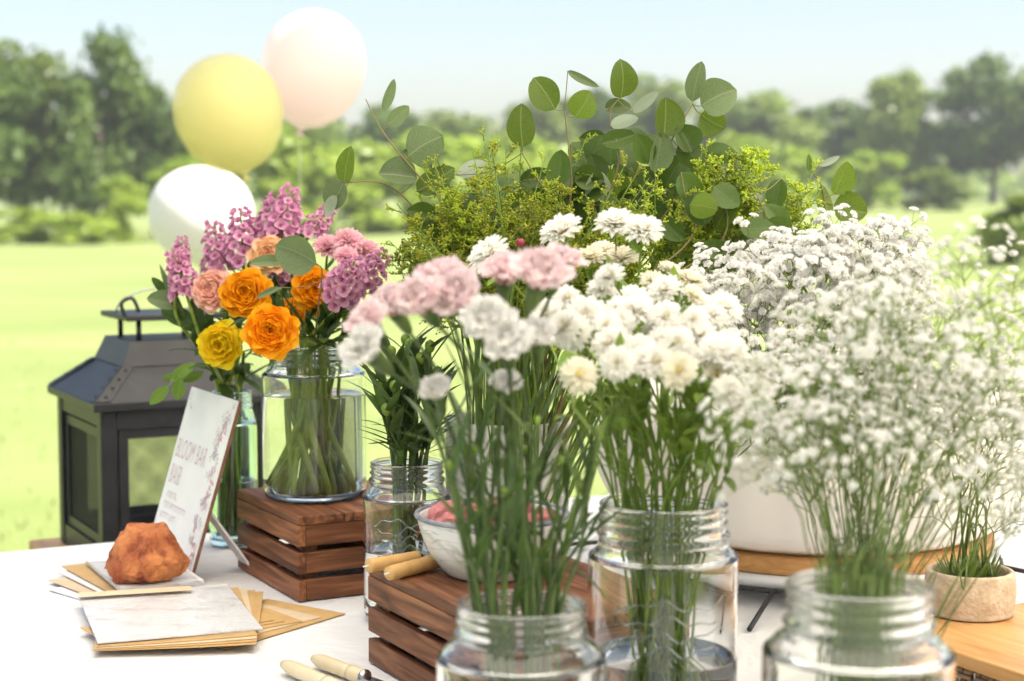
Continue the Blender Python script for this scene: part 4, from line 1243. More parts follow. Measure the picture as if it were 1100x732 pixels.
# ================================================================== FLOWERS
def petal(mb, L, W, th0, th1, phi, r0=0.0, z0=0.0, cup=0.15, ruf=0.0, rk=3.0, nu=5, nv=5, shape=0.55, zig=0.0, rr=rng, mi=0, twist=0.0, tipw=0.45, tipr=0.13):
    """one petal: bends from angle th0 at the base to th1 at the tip (from vertical), width swells at `shape`"""
    P, uv = [], []
    ph = rr.random() * 6.28
    r_, z_ = r0, z0
    pr = []
    for i in range(nv + 1):
        s = i / nv
        th = th0 + (th1 - th0) * s
        pr.append((r_, z_, th, s))
        r_ += math.sin(th) * L / nv; z_ += math.cos(th) * L / nv
    for (r_, z_, th, s) in pr:
        sm = 0.66
        if s < sm: q_ = 0.14 + 0.86 * math.sqrt(max(0.0, 1 - (1 - s / sm) ** 2))
        else: q_ = math.sqrt(1 - (1 - tipw * tipw) * ((s - sm) / (1 - sm)) ** 2)
        wdt = W * 0.5 * q_
        for j in range(nu):
            t = -1 + 2 * j / (nu - 1)
            x = t * wdt
            off = cup * W * t * t * (0.4 + 0.6 * s) + ruf * s * s * math.sin(rk * t * 2 + ph) + twist * t * s
            rad = r_ - math.cos(th) * off
            zz = z_ + math.sin(th) * off
            if zig and s == 1: rad += math.sin(th) * zig * (j % 2); zz += math.cos(th) * zig * (j % 2)
            if not zig: # rounded tip
                rad -= math.sin(th) * tipr * L * t * t * s ** 3; zz -= math.cos(th) * tipr * L * t * t * s ** 3
            cph, sph = math.cos(phi), math.sin(phi)
            P.append((rad * cph - x * sph, rad * sph + x * cph, zz)); uv.append((t, s, 0))
    F = [(i * nu + j, i * nu + j + 1, (i + 1) * nu + j + 1, (i + 1) * nu + j) for i in range(nv) for j in range(nu - 1)]
    mb.add(P, F, uv, mi)

def bloom(layers, seed):
    r = random.Random(seed)
    mb = MB()
    for (n_, L, W, a0, a1, kw) in layers:
        off = r.random() * 6.28
        for k in range(n_):
            q = 1 + r.uniform(-.1, .1)
            petal(mb, L * q, W * (1 + r.uniform(-.1, .1)), R(a0 + r.uniform(-6, 6)), R(a1 + r.uniform(-9, 9)), off + k * 2 * math.pi / n_ + r.uniform(-.12, .12), rr=r, **kw)
    return mb

def ranunculus(Rr, seed, full=True):
    s = Rr
    k = dict(nu=7, nv=5, tipw=.55, tipr=.22)
    L = [(8, 1.04 * s, 1.02 * s, 48, 104, dict(k, cup=.12, ruf=.045 * s, z0=-.1 * s)),
         (8, .98 * s, 1.0 * s, 42, 94, dict(k, cup=.15, ruf=.045 * s, z0=-.04 * s)),
         (8, .92 * s, .95 * s, 34, 82, dict(k, cup=.17, ruf=.035 * s)),
         (7, .84 * s, .9 * s, 27, 68, dict(k, cup=.2, ruf=.03 * s, z0=.03 * s)),
         (7, .75 * s, .8 * s, 20, 52, dict(k, cup=.22, ruf=.02 * s, z0=.05 * s)),
         (7, .66 * s, .7 * s, 15, 36, dict(k, cup=.25, z0=.07 * s)),
         (6, .56 * s, .6 * s, 10, 18, dict(k, cup=.28, z0=.09 * s)),
         (6, .47 * s, .5 * s, 6, -2, dict(k, cup=.3, z0=.1 * s)),
         (5, .40 * s, .40 * s, 2, -20, dict(k, cup=.32, z0=.1 * s, r0=.02 * s))]
    return bloom(L, seed)
def eye(r_, z_): return MB().lathe([(0, z_ + r_ * .7), (r_ * .5, z_ + r_ * .6), (r_ * .9, z_ + r_ * .2), (r_, z_ - r_ * .3), (r_ * .7, z_ - r_ * 1.2)], 14)

def daisy(Rr, seed, fullness=1):
    s = Rr; kw = lambda z: dict(nu=3, nv=3, cup=.14, z0=z * s, tipw=.5, tipr=.1)
    L = [(22, s, .27 * s, 66, 112, kw(-.05)), (22, .98 * s, .27 * s, 58, 96, kw(0)), (20, .9 * s, .27 * s, 48, 80, kw(.03)), (18, .8 * s, .26 * s, 38, 64, kw(.06)), (15, .66 * s, .24 * s, 27, 48, kw(.1)), (12, .5 * s, .2 * s, 14, 34, kw(.14)), (9, .4 * s, .17 * s, 6, 18, kw(.16))]
    return bloom(L, seed)
def pompon(Rr, seed):
    s = Rr; kw = dict(nu=3, nv=3, cup=.25)
    L = [(20, s, .3 * s, 66, 112, kw), (20, .95 * s, .3 * s, 55, 95, kw), (18, .9 * s, .3 * s, 42, 76, kw), (16, .85 * s, .28 * s, 30, 58, kw), (13, .8 * s, .26 * s, 18, 38, kw), (9, .74 * s, .22 * s, 8, 18, kw)]
    return bloom(L, seed)
def carnation(Rr, seed):
    s = Rr
    kw = lambda q: dict(nu=7, nv=4, cup=.06, ruf=.13 * s, rk=q, zig=.07 * s, z0=-.3 * s)
    L = [(8, 1.25 * s, .95 * s, 12, 98, kw(3.0)), (8, 1.2 * s, .9 * s, 10, 78, kw(3.4)), (8, 1.15 * s, .85 * s, 8, 58, kw(3.2)), (7, 1.1 * s, .8 * s, 6, 40, kw(3.6)), (6, 1.05 * s, .7 * s, 3, 24, kw(3.2)), (5, 1.0 * s, .6 * s, 0, 8, kw(3.3))]
    return bloom(L, seed)
def calyx(r_, h_, z_=0): return MB().lathe(smoothed([(0.0, z_ - h_), (r_ * .45, z_ - h_ * .98), (r_ * .8, z_ - h_ * .7), (r_, z_ - h_ * .3), (r_ * 1.15, z_), (r_ * .6, z_ + .0005)], 3), 10)

BL = {}
for k in range(3):
    BL['mum', k] = daisy(0.0185, 30 + k).mesh("bloom", M['mum'])
    BL['mumc', k] = daisy(0.0165, 40 + k).mesh("bloom", M['mum_cream'])
    BL['carp', k] = carnation(0.0235, 50 + k).mesh("bloom", M['carn_pink'])
    BL['carw', k] = carnation(0.0195, 60 + k).mesh("bloom", M['carn_white'])
BL['disc'] = MB().lathe([(0, 0.0088), (0.0018, 0.0084), (0.0030, 0.0070), (0.0034, 0.0045), (0.002, 0.001)], 14).mesh("disc", M['disc'])
BL['mumcal'] = calyx(0.0052, 0.008, 0.001).mesh("calyx", M['stem'])
BL['carcal'] = calyx(0.0064, 0.024, -0.003).mesh("calyx", M['stem_dark'])
BL['bud'] = MB().lathe(smoothed([(0, -.007), (.003, -.006), (.0052, -.001), (.0045, .004), (0, .007)], 3), 10).mesh("bud", M['stem'])

def stem_path(j, tip, tdir, seed=None, spread=0.75, bow=0.0, rim=0.86):
    """from the jar floor, through the mouth, up to the flower"""
    r = rng
    ax = j.c
    d = Vector((tip.x - ax.x, tip.y - ax.y, 0))
    dl = d.length
    dn = d / dl if dl > 1e-5 else Vector((1, 0, 0))
    side = Vector((-dn.y, dn.x, 0))
    lim = j.rn * rim
    mo = dn * lim * min(1.0, dl / 0.06) * r.uniform(0.7, 1.0) + side * r.uniform(-.55, .55) * lim
    if mo.length > lim: mo = mo.normalized() * lim
    mouth = ax + mo + Vector((0, 0, j.H * 0.985))
    lo = -dn * j.Rb * r.uniform(-0.1, spread) + side * r.uniform(-.65, .65) * j.Rb
    if lo.length > j.Rb * .82: lo = lo.normalized() * j.Rb * .82
    bot = ax + lo + Vector((0, 0, 0.0125))
    midn = ax + (lo * 0.35 + mo * 0.62) + Vector((0, 0, j.H * 0.55)) + Vector((r.uniform(-.004, .004), r.uniform(-.004, .004), 0))
    Lh = (tip - mouth).length
    pre = tip - Vector(tdir).normalized() * Lh * 0.3
    midt = mouth.lerp(pre, 0.5) + Vector((0, 0, Lh * 0.015)) - dn * Lh * 0.01 + side * r.uniform(-.007, .007)
    return curve([bot, midn, mouth, midt, pre, tip], 5)

def blade(mb, p, d, L, W, droop=0.4, up=None, nv=5):
    """narrow leaf from p in direction d"""
    d = Vector(d).normalized()
    s = d.cross(Vector((0, 0, 1)))
    s = s.normalized() if s.length > 1e-4 else Vector((1, 0, 0))
    P, uv = [], []
    q = Vector(p)
    for i in range(nv + 1):
        t = i / nv
        wd = W * 0.5 * (math.sin(math.pi * (0.12 + 0.88 * t)) ** 0.7 if t < 1 else 0.02)
        n_ = s.cross(d)
        for k in (-1, 0, 1):
            P.append(q + s * k * wd - n_ * (0.18 * wd if k == 0 else 0)); uv.append((k, t, 0))
        d = (d + Vector((0, 0, -droop / nv))).normalized()
        q = q + d * (L / nv)
    F = [(i * 3 + j, i * 3 + j + 1, i * 3 + j + 4, i * 3 + j + 3) for i in range(nv) for j in (0, 1)]
    mb.add(P, F, uv)

def out_dir(j, tip, up=0.6, cam_=0.3):
    d = Vector((tip.x - j.c.x, tip.y - j.c.y, 0)) * 6
    if d.length > 1: d.normalize()
    return (d + Vector((0, -cam_, up)) + Vector((rng.uniform(-.15, .15), rng.uniform(-.1, .1), 0))).normalized()

def flower(name, label, cat, group, j, tip, facing, rad, smat, parts, leaves=None, tip_off=0.0, spread=.75):
    """one cut flower: stem from the jar floor to the tip, its bloom parts, its leaves"""
    pts = stem_path(j, tip - facing * tip_off, facing, spread=spread)
    base = pts[0]
    t = thing(name, label, cat, base, 0, group)
    rel = [p - base for p in pts]
    MB().tube(rel, [rad * (1.0 - 0.35 * i / (len(rel) - 1)) for i in range(len(rel))], 7).build("stem", smat, t)
    for nm, me, sc_, sub in parts:
        o = link(nm, me, t, frame(facing, rng.random() * 6.28, tip - base, sc_))
        for nm2, me2, z_ in sub:
            link(nm2, me2, o, Matrix.Translation((0, 0, z_)))
    if leaves:
        n_, L, W, mat, lo, hi = leaves
        lb = MB()
        m = len(rel) - 1
        for k in range(n_):
            s = lo + (hi - lo) * (k + rng.random() * .8) / n_
            i = min(int(s * m), m - 1); p = rel[i].lerp(rel[i + 1], s * m - i)
            tg = (rel[i + 1] - rel[i]).normalized(); a = rng.random() * 6.28
            ax = frame(tg).to_3x3()
            d = ax @ Vector((math.cos(a), math.sin(a), rng.uniform(0.9, 2.0)))
            blade(lb, p, d, L * rng.uniform(.7, 1.2), W * rng.uniform(.8, 1.2), droop=rng.uniform(.1, .7))
        lb.build("leaves", mat, t)
    return t

# ---- left bouquet: ranunculus, mums, stock
def left_bouquet():
    ran = [
        ("orange", J1, 265, 318, 1.86, 0.029, 'orange', 'eye_green', "orange ranunculus in the left bouquet beside the peach one", (-0.05, -1, 0.35), 1),
        ("orange", J1, 291, 356, 1.80, 0.0288, 'orange', 'eye_dark', "orange ranunculus facing the viewer, lowest of the orange ones", (0.08, -1, 0.12), 2),
        ("orange", J1, 338, 312, 1.91, 0.027, 'orange', 'eye_dark', "orange ranunculus under the large grey leaf, beside the mauve cluster", (0.2, -1, 0.2), 3),
        ("peach", J2, 229, 313, 1.98, 0.026, 'peach', 'eye_green', "peach pink ranunculus with pale yellow heart", (-0.2, -1, 0.3), 4),
        ("yellow", J2, 239, 371, 1.93, 0.0265, 'yellow', 'eye_green', "bright yellow ranunculus above the leaning sign", (-0.15, -1, 0.1), 5),
        ("creamy", J1, 289, 277, 1.97, 0.024, 'creamy', 'eye_green', "yellow and peach ranunculus half hidden behind grey leaves", (0.0, -1, 0.5), 6),
        ("orange", J1, 312, 338, 1.95, 0.020, 'orange', 'eye_green', "small orange ranunculus deep between the two larger ones", (0.1, -1, 0.2), 7),
    ]
    for key, j, px, py, Y, rr, mk, ek, lab, fc, sd in ran:
        rr *= 1.13
        bm = ranunculus(rr, sd).mesh("bloom", M[mk])
        em = eye(rr * .17, rr * .36).mesh("eye", M[ek])
        tip = at(px, py, Y) - Vector(fc).normalized() * rr * .1
        flower("ranunculus", lab, "ranunculus", "ranunculus of the left bouquet", j, tip, Vector(fc).normalized(), 0.0034, M['stem_thick'],
               [("bloom", bm, 1.0, [("eye", em, 0)])], (5, 0.045, 0.010, M['leaf_dark'], .62, .85), tip_off=rr * .1)
    # pink pompons on one branching stem each
    for px, py, Y, s_, lab in [(352, 268, 1.95, 1.0, "pink pompon chrysanthemum at the left of its trio"), (374, 262, 1.93, 1.05, "pink pompon chrysanthemum at the top of its trio"), (394, 272, 1.94, .9, "pink pompon chrysanthemum at the right of its trio"), (372, 278, 1.90, .85, "pink pompon chrysanthemum lowest in its trio")]:
        me = pompon(0.0195, px).mesh("bloom", M['pinkmum'])
        fc = Vector((0.15, -0.75, 0.75)).normalized()
        flower("pompon_chrysanthemum", lab, "chrysanthemum", "pink pompons of the left bouquet", J1, at(px, py, Y), fc, 0.0022, M['stem'],
               [("bloom", me, s_, []), ("calyx", BL['mumcal'], 1.0, [])], (3, 0.03, 0.008, M['leaf_dark'], .6, .85))
    # stock spikes
    r = random.Random(9)
    def spike(seed, L=0.066, n=46, rad=0.019):
        q = random.Random(seed)
        mb = MB()
        for i in range(n):
            s = (i + .5) / n
            a = i * 2.4
            zz = L * s
            rr = rad * (1.0 - 0.45 * s ** 2) * q.uniform(.75, 1.15)
            d = Vector((math.cos(a), math.sin(a), 0.35 + 0.7 * s)).normalized()
            fl = MB(); k4 = 4 if s < .8 else 3
            sz = 0.0115 * (1 - .4 * s) * q.uniform(.8, 1.15)
            for k in range(k4):
                petal(fl, sz, sz * 1.0, R(38), R(112 if s < .75 else 40), k * 2 * math.pi / k4 + q.random(), cup=.12, nu=3, nv=3, rr=q)
            for k in range(3):
                petal(fl, sz * .6, sz * .7, R(8), R(40), k * 2.1 + q.random(), cup=.2, nu=3, nv=2, rr=q)
            mb.merge(fl, frame(d, q.random() * 6, (d.x * rr, d.y * rr, zz)))
        return mb
    sp = [spike(100 + i) for i in range(3)]
    spm = [s_.mesh("florets", M['stock']) for s_ in sp]
    axis = MB().tube([(0, 0, -0.03), (0, 0, 0.068)], [0.002, 0.001], 6).mesh("axis", M['stem'])
    for i, (j, px, py, Y, dx, dy, dz, s_, lab) in enumerate([
        (J2, 201, 318, 2.03, -.25, -.2, 1.0, .85, "mauve stock spike at the far left of the bouquet"),
        (J2, 193, 290, 2.05, 0.1, 0, 1, .6, "short mauve stock tip above the leftmost spike"),
        (J2, 236, 292, 2.06, -.1, 0, 1, .9, "mauve stock spike above the peach ranunculus"),
        (J1, 262, 285, 2.03, -.05, 0, 1, 1.0, "mauve stock spike in front of the white balloon"),
        (J1, 284, 272, 2.04, 0.25, 0, 1, 1.05, "mauve stock spike leaning towards the tallest one"),
        (J1, 302, 258, 2.02, 0.2, 0, 1, .95, "tallest mauve stock spike of the left bouquet"),
        (J1, 332, 255, 2.0, 0.5, 0, .7, .7, "small mauve stock spike left of the pink pompons"),
        (J1, 302, 300, 2.0, 0.2, -.5, .8, .6, "short mauve stock between the orange blooms"),
        (J1, 366, 318, 1.86, 0.25, -.6, .5, .95, "mauve stock spike at the right side of the bouquet"),
        (J1, 388, 308, 1.88, 0.45, -.4, .6, .8, "mauve stock spike furthest right in the left bouquet"),
    ]):
        fc = Vector((dx, dy, dz)).normalized()
        flower("stock_flower", lab, "stock flower", "mauve stock spikes of the left bouquet", j, at(px, py, Y), fc, 0.0030, M['stem_thick'],
               [("florets", spm[i % 3], s_, []), ("axis", axis, s_, [])], (6, 0.05, 0.011, M['leaf_dark'], .6, .9))
    # plain leafy stems filling the jars
    for i, (j, px, py, Y) in enumerate([(J1, 300, 352, 1.92), (J1, 330, 345, 1.9), (J1, 352, 345, 1.9), (J1, 372, 350, 1.92), (J1, 275, 345, 1.95), (J1, 318, 330, 1.98), (J1, 360, 335, 1.98), (J1, 345, 360, 1.88), (J1, 290, 330, 2.0),
                                     (J2, 222, 350, 2.05), (J2, 250, 345, 2.06), (J2, 212, 372, 2.06), (J2, 262, 380, 2.05), (J2, 240, 335, 2.1), (J2, 228, 390, 2.02)]):
        tip = at(px, py, Y)
        flower("greenery_sprig", "leafy green filler stem in the left bouquet", "greenery", "filler stems of the left bouquet", j, tip, out_dir(j, tip, .8), 0.0032, M['stem_thick'] if i % 3 else M['stem'],
               [], (11, 0.05, 0.011, M['leaf_dark'], .58, 1.0))
    # light green sprig hanging over the sign
left_bouquet()

# ---- leaves with a shape of their own
def leaf_mesh(name, mat, round_=1.0, fold=0.12, curl=0.15, n=9, m=12, point=0.0, seed=0):
    """unit leaf along +Y, base at origin, width `round_`"""
    r = random.Random(seed)
    P, uv = [], []
    for i in range(m + 1):
        s = i / m
        ss = s
        wdt = (max(0, math.sin(math.pi * ss ** (0.85 + 0.25 * point)))) ** (0.58 + .35 * point) * 0.5 * round_
        for k in range(n):
            t = -1 + 2 * k / (n - 1)
            x = t * wdt * (1 + .10 * math.sin(seed * 2.1) * (1 if t > 0 else -1)) + .05 * math.sin(seed * 3.3 + 1) * math.sin(math.pi * s)
            z_ = fold * abs(t) * wdt * 2 - curl * (s - .4) ** 2 + 0.012 * math.sin(7 * s + 3 * t + seed) * abs(t)
            P.append((x, s, z_)); uv.append((t * max(wdt / (0.5 * round_), 0.25), s, 0))
    F = [(i * n + k, i * n + k + 1, (i + 1) * n + k + 1, (i + 1) * n + k) for i in range(m) for k in range(n - 1)]
    return MB().add(P, F, uv).mesh(name, mat)
LM = {}
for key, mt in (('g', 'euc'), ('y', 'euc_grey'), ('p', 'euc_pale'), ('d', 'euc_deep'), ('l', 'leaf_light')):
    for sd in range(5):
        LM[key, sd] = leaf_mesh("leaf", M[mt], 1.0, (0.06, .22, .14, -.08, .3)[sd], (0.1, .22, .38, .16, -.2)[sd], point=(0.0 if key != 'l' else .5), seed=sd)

def place_leaf(t, base, cx, cy, wpx, lpx, ang, key, Y, tw=0.3, depth=0.0):
    """leaf whose middle is at (cx, cy), length lpx at angle ang (deg, counter-clockwise from right) seen Y metres away"""
    k = Y / FPX
    c = at(cx, cy, Y + depth)
    a = R(ang)
    tl = rng.uniform(-tw, tw)
    d = Vector((math.cos(a), tl, math.sin(a))).normalized()
    L = lpx * k * math.sqrt(1 + tl * tl)
    nrm = Vector((rng.uniform(-.5, .5), -1, rng.uniform(-.2, .55)))
    nrm = (nrm - d * nrm.dot(d)).normalized()
    x = d.cross(nrm)
    W = wpx * k * 1.03
    p0 = c - d * L / 2
    Mx = Matrix((x * W, d * L, nrm * min(L, W))).transposed().to_4x4()
    Mx.translation = p0 - base
    o = link("leaf", LM[key, rng.randrange(5)], t, Mx)
    return p0

def branch(name, label, group, root, pts, leaves, rad=0.0011, cat="eucalyptus", smat='twig'):
    """pts: (px, py, Y) from low to tip; leaves: (cx, cy, w, l, angle, key)"""
    base = root
    t = thing(name, label, cat, base, 0, group)
    W = [at(*p) for p in pts]
    path = curve([root, root.lerp(W[0], .5) + Vector((0, 0, .02))] + W, 6)
    rel = [p - base for p in path]
    MB().tube(rel, [rad * (1.5 - 1.0 * i / (len(rel) - 1)) for i in range(len(rel))], 7).build("stem", M[smat], t)
    tw = MB()
    for L in leaves:
        cx, cy, wd, ln, ang, key = L[:6]
        Y = L[6] if len(L) > 6 else min(pts, key=lambda p: (p[0] - cx) ** 2 + (p[1] - cy) ** 2)[2]
        p0 = place_leaf(t, base, cx, cy, wd, ln, ang, key, Y)
        q = min(path[6:], key=lambda p: (p - p0).length)
        dist = (q - p0).length
        if dist > 0.002:
            tw.tube([p - base for p in curve([q, q.lerp(p0, .5) + Vector((0, 0, -.08 * dist)), p0], 4)], 0.0005, 5)
    if tw.n: tw.build("leaf_stalks", M[smat], t)
    return t

def eucalyptus():
    g = "eucalyptus branches of the central arrangement"
    c = CROCK + Vector((0, 0, 0.03))
    def rt(i): return c + Vector((0.03 * math.cos(i * 2.2), 0.03 * math.sin(i * 2.2), 0))
    E = "eucalyptus_branch"
    branch(E, "eucalyptus branch arching furthest left with large round leaves", g, rt(0), [(520, 330, 1.78), (515, 262, 1.75), (480, 222, 1.74), (440, 178, 1.73), (410, 140, 1.74), (393, 107, 1.75)],
           [(417.5, 102, 11, 36, 70, 'y'), (428, 124, 17, 30, 40, 'y'), (457, 157, 43, 43, 30, 'y'), (468, 193, 27, 48, 32, 'g'), (452, 229, 17, 32, 170, 'd'), (448, 172, 20, 36, 150, 'd', 1.78)])
    branch(E, "low eucalyptus branch ending in two small leaves at left", g, rt(1), [(520, 330, 1.8), (470, 262, 1.76), (440, 218, 1.74), (410, 197, 1.73), (375, 196, 1.73)],
           [(373, 177, 21, 40, 78, 'g'), (361, 210, 27, 34, -120, 'y'), (427, 190, 33, 41, 175, 'y'), (356, 222, 14, 26, -115, 'p')])
    branch(E, "eucalyptus branch with one upright teardrop leaf", g, rt(2), [(560, 330, 1.76), (590, 225, 1.72), (575, 190, 1.72), (561, 165, 1.72)],
           [(561, 135, 30, 47, 92, 'g'), (600, 182, 26, 42, 80, 'd'), (578, 192, 22, 42, 10, 'd', 1.76), (507, 181, 18, 34, 25, 'p', 1.78)])
    branch(E, "thin eucalyptus branch with oval leaf tilted left", g, rt(3), [(590, 330, 1.76), (612, 220, 1.72), (612, 170, 1.72), (606, 118, 1.72)],
           [(584, 100, 32, 42, 124, 'g'), (627, 85, 9, 38, -28, 'y'), (626, 112, 31, 32, 60, 'g')])
    branch(E, "eucalyptus branch with the tall upright central leaf and silver leaves", g, rt(4), [(610, 330, 1.75), (650, 220, 1.72), (665, 170, 1.71), (655, 125, 1.71), (665, 106, 1.71)],
           [(668, 85, 33, 41, 90, 'g'), (664, 115, 19, 29, 5, 'd', 1.74), (694, 110, 13, 34, 38, 'p'), (671, 131, 14, 32, 14, 'p'), (664, 150, 22, 38, 15, 'd'), (640, 200, 30, 34, 80, 'p', 1.75), (655, 222, 24, 24, 100, 'd')])
    branch(E, "eucalyptus branch topped by grey leaves, tallest at right", g, rt(5), [(640, 330, 1.75), (700, 205, 1.71), (722, 150, 1.70), (744, 112, 1.70)],
           [(713, 127, 34, 43, 88, 'g'), (749, 88, 22, 43, 78, 'y'), (772, 105, 41, 41, 25, 'y', 1.69), (766, 130, 32, 30, -30, 'g', 1.72), (735, 150, 30, 32, 120, 'd'), (706, 163, 27, 44, 82, 'y'), (742, 168, 26, 36, -40, 'd'), (690, 160, 24, 34, 110, 'd')])
    branch(E, "eucalyptus branch of dark leaves leaning right", g, rt(6), [(650, 330, 1.76), (715, 230, 1.74), (750, 185, 1.73), (760, 170, 1.73)],
           [(774, 166, 22, 40, -8, 'd'), (725, 185, 34, 40, 60, 'd'), (700, 195, 30, 36, 120, 'd'), (745, 205, 30, 46, 20, 'd'), (760, 185, 24, 36, 30, 'g')])
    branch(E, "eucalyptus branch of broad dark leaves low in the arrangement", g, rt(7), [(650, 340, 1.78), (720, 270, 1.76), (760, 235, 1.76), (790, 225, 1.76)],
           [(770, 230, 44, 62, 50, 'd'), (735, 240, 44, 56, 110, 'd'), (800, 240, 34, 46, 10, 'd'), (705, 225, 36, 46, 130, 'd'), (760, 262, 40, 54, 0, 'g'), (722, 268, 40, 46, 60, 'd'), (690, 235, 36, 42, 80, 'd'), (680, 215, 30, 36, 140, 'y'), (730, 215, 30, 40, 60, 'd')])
    branch(E, "small green eucalyptus sprig at the right of the arrangement", g, PLANTER + Vector((-.03, 0, 0)), [(885, 330, 1.78), (888, 250, 1.74), (884, 205, 1.74), (873, 185, 1.74)],
           [(902, 191, 27, 38, 70, 'g'), (914, 224, 34, 36, -15, 'g'), (887, 216, 20, 36, 100, 'g'), (869, 175, 6, 19, 92, 'g'), (891, 173, 7, 24, 25, 'p'), (925, 252, 16, 36, -12, 'd')])
    branch(E, "eucalyptus branch whose large grey leaf covers the left bouquet", "eucalyptus in the left bouquet", J1.c + Vector((0.01, 0, .013)), [(338, 378, 1.93), (342, 330, 1.84), (346, 292, 1.80), (340, 284, 1.80)],
           [(319, 273, 44, 48, 155, 'y', 1.79), (287, 283, 14, 36, 182, 'y', 1.80), (288, 315, 7, 28, 205, 'y', 1.79)])
    branch(E, "short eucalyptus sprig beside the lantern cap", "eucalyptus in the left bouquet", J2.c + Vector((-0.005, 0, .013)), [(250, 424, 2.12), (225, 365, 2.08), (200, 335, 2.06)],
           [(175, 326, 22, 36, 165, 'y', 2.05), (190, 340, 20, 40, 160, 'd', 2.06), (172, 308, 10, 26, 130, 'd', 2.07), (205, 345, 20, 34, 170, 'd', 2.08)])
    branch("leafy_sprig", "light green leafy sprig drooping above the sign", None, J2.c + Vector((-0.01, -.005, .013)), [(248, 424, 2.12), (238, 405, 2.06), (215, 392, 2.03), (190, 400, 2.02)],
           [(171, 425, 13, 30, 225, 'l', 2.01), (192, 418, 14, 26, 260, 'l', 2.01), (196, 400, 13, 34, 215, 'l', 2.02), (206, 404, 12, 30, 200, 'l', 2.03), (185, 405, 9, 24, 190, 'l', 2.02)], cat="greenery", smat='stem')
eucalyptus()
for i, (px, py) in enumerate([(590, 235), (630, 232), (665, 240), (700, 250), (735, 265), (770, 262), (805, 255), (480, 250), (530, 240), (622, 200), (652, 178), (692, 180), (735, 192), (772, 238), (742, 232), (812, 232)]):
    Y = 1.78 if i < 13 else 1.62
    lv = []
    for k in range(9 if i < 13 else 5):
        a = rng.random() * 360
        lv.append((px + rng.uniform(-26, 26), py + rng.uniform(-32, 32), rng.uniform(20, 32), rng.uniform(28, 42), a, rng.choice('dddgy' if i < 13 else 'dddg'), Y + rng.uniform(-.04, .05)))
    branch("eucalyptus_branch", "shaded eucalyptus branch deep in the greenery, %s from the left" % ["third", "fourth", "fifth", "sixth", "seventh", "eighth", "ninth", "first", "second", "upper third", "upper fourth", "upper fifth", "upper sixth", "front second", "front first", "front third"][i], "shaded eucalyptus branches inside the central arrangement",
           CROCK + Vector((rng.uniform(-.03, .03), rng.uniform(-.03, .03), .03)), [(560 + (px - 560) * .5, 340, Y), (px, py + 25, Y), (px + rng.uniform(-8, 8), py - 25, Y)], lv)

# ---- yellow-green filler (solidago)
def filler_mesh(seed, L=0.10, n=17, dens=18):
    q = random.Random(seed)
    lf, st = MB(), MB()
    st.tube([(0, 0, 0), (0.002, 0, L * .5), (0, 0.002, L)], [0.0012, 0.0009, 0.0005], 5)
    for i in range(n):
        s = (i + 1) / (n + .3)
        a = i * 2.4 + q.random()
        bl = 0.040 * (1.05 - .75 * s) * q.uniform(.8, 1.25)
        p0 = Vector((0, 0, L * s * .95))
        d = Vector((math.cos(a), math.sin(a), 0.45 + q.uniform(-.4, .7))).normalized()
        bd = q.uniform(-.35, .45)
        pts = [p0 + d * (bl * t) + Vector((0, 0, bd * bl * t * t)) for t in (0, .33, .66, 1)]
        st.tube(pts, [0.0007, 0.0006, 0.0005, 0.0003], 4)
        for k in range(dens):
            t = 0.15 + .85 * (k + q.random()) / dens
            p = p0 + d * (bl * t) + Vector((0, 0, bd * bl * t * t))
            dd = (d * .35 + Vector((q.gauss(0, .8), q.gauss(0, .8), q.gauss(0.25, .7)))).normalized()
            l = q.uniform(0.0035, 0.0065)
            blade(lf, p, dd, l, l * .6, droop=q.uniform(-.3, .3), nv=2)
            if q.random() < .8:
                c_ = p + dd * l * 1.05; s_ = q.uniform(.0011, .0019)
                lf.add([c_ + Vector(v) * s_ for v in ((1, 0, 0), (0, 1, 0), (-1, 0, 0), (0, -1, 0), (0, 0, 1), (0, 0, -1))], [(0, 1, 4), (1, 2, 4), (2, 3, 4), (3, 0, 4), (1, 0, 5), (2, 1, 5), (3, 2, 5), (0, 3, 5)], [(0, .5, 0)] * 6)
    return lf, st
FM = [filler_mesh(200 + i) for i in range(3)] + [filler_mesh(209, 0.125, 10, 10)]
FMY = [f[0].mesh("foliage", M['solid']) for f in FM]
FMO = [f[0].mesh("foliage", M['solid_olive']) for f in FM]
FMS = [f[1].mesh("sprig", M['stem']) for f in FM]

def filler(root, px, py, Y, d, s_, olive, label, group, k=None):
    base = root + Vector((rng.uniform(-.03, .03), rng.uniform(-.03, .03), 0))
    tip = at(px, py, Y)
    d = Vector(d).normalized()
    p0 = tip - d * 0.10 * s_
    t = thing("goldenrod_spray", label, "goldenrod", base, 0, group)
    pts = curve([base, base.lerp(p0, .5) + Vector((0, 0, .03)), p0 - d * 0.02, p0], 5)
    MB().tube([p - base for p in pts], 0.0014, 6).build("stem", M['stem'], t)
    k = rng.randrange(4) if k is None else k
    Mx = frame(d, rng.random() * 6.28, p0 - base, s_)
    link("foliage", (FMO if olive else FMY)[k], t, Mx); link("sprig", FMS[k], t, Mx)
for i in range(95):
    px = rng.uniform(425, 690); py = 292 - (1 - ((px - 545) / 150) ** 2) * rng.uniform(0, 118)
    py = max(172, min(py, 300))
    filler(CROCK + Vector((0, 0, .03)), px, py, rng.uniform(1.64, 1.84), ((px - 545) / 160, rng.uniform(-.6, .2), .8), rng.uniform(.75, 1.1), rng.random() < .65,
           "olive filler sprig in the %s of the mossy mass behind the pink carnations" % zone(px, py, 425, 665, 172, 300), "olive filler sprigs of the central arrangement")
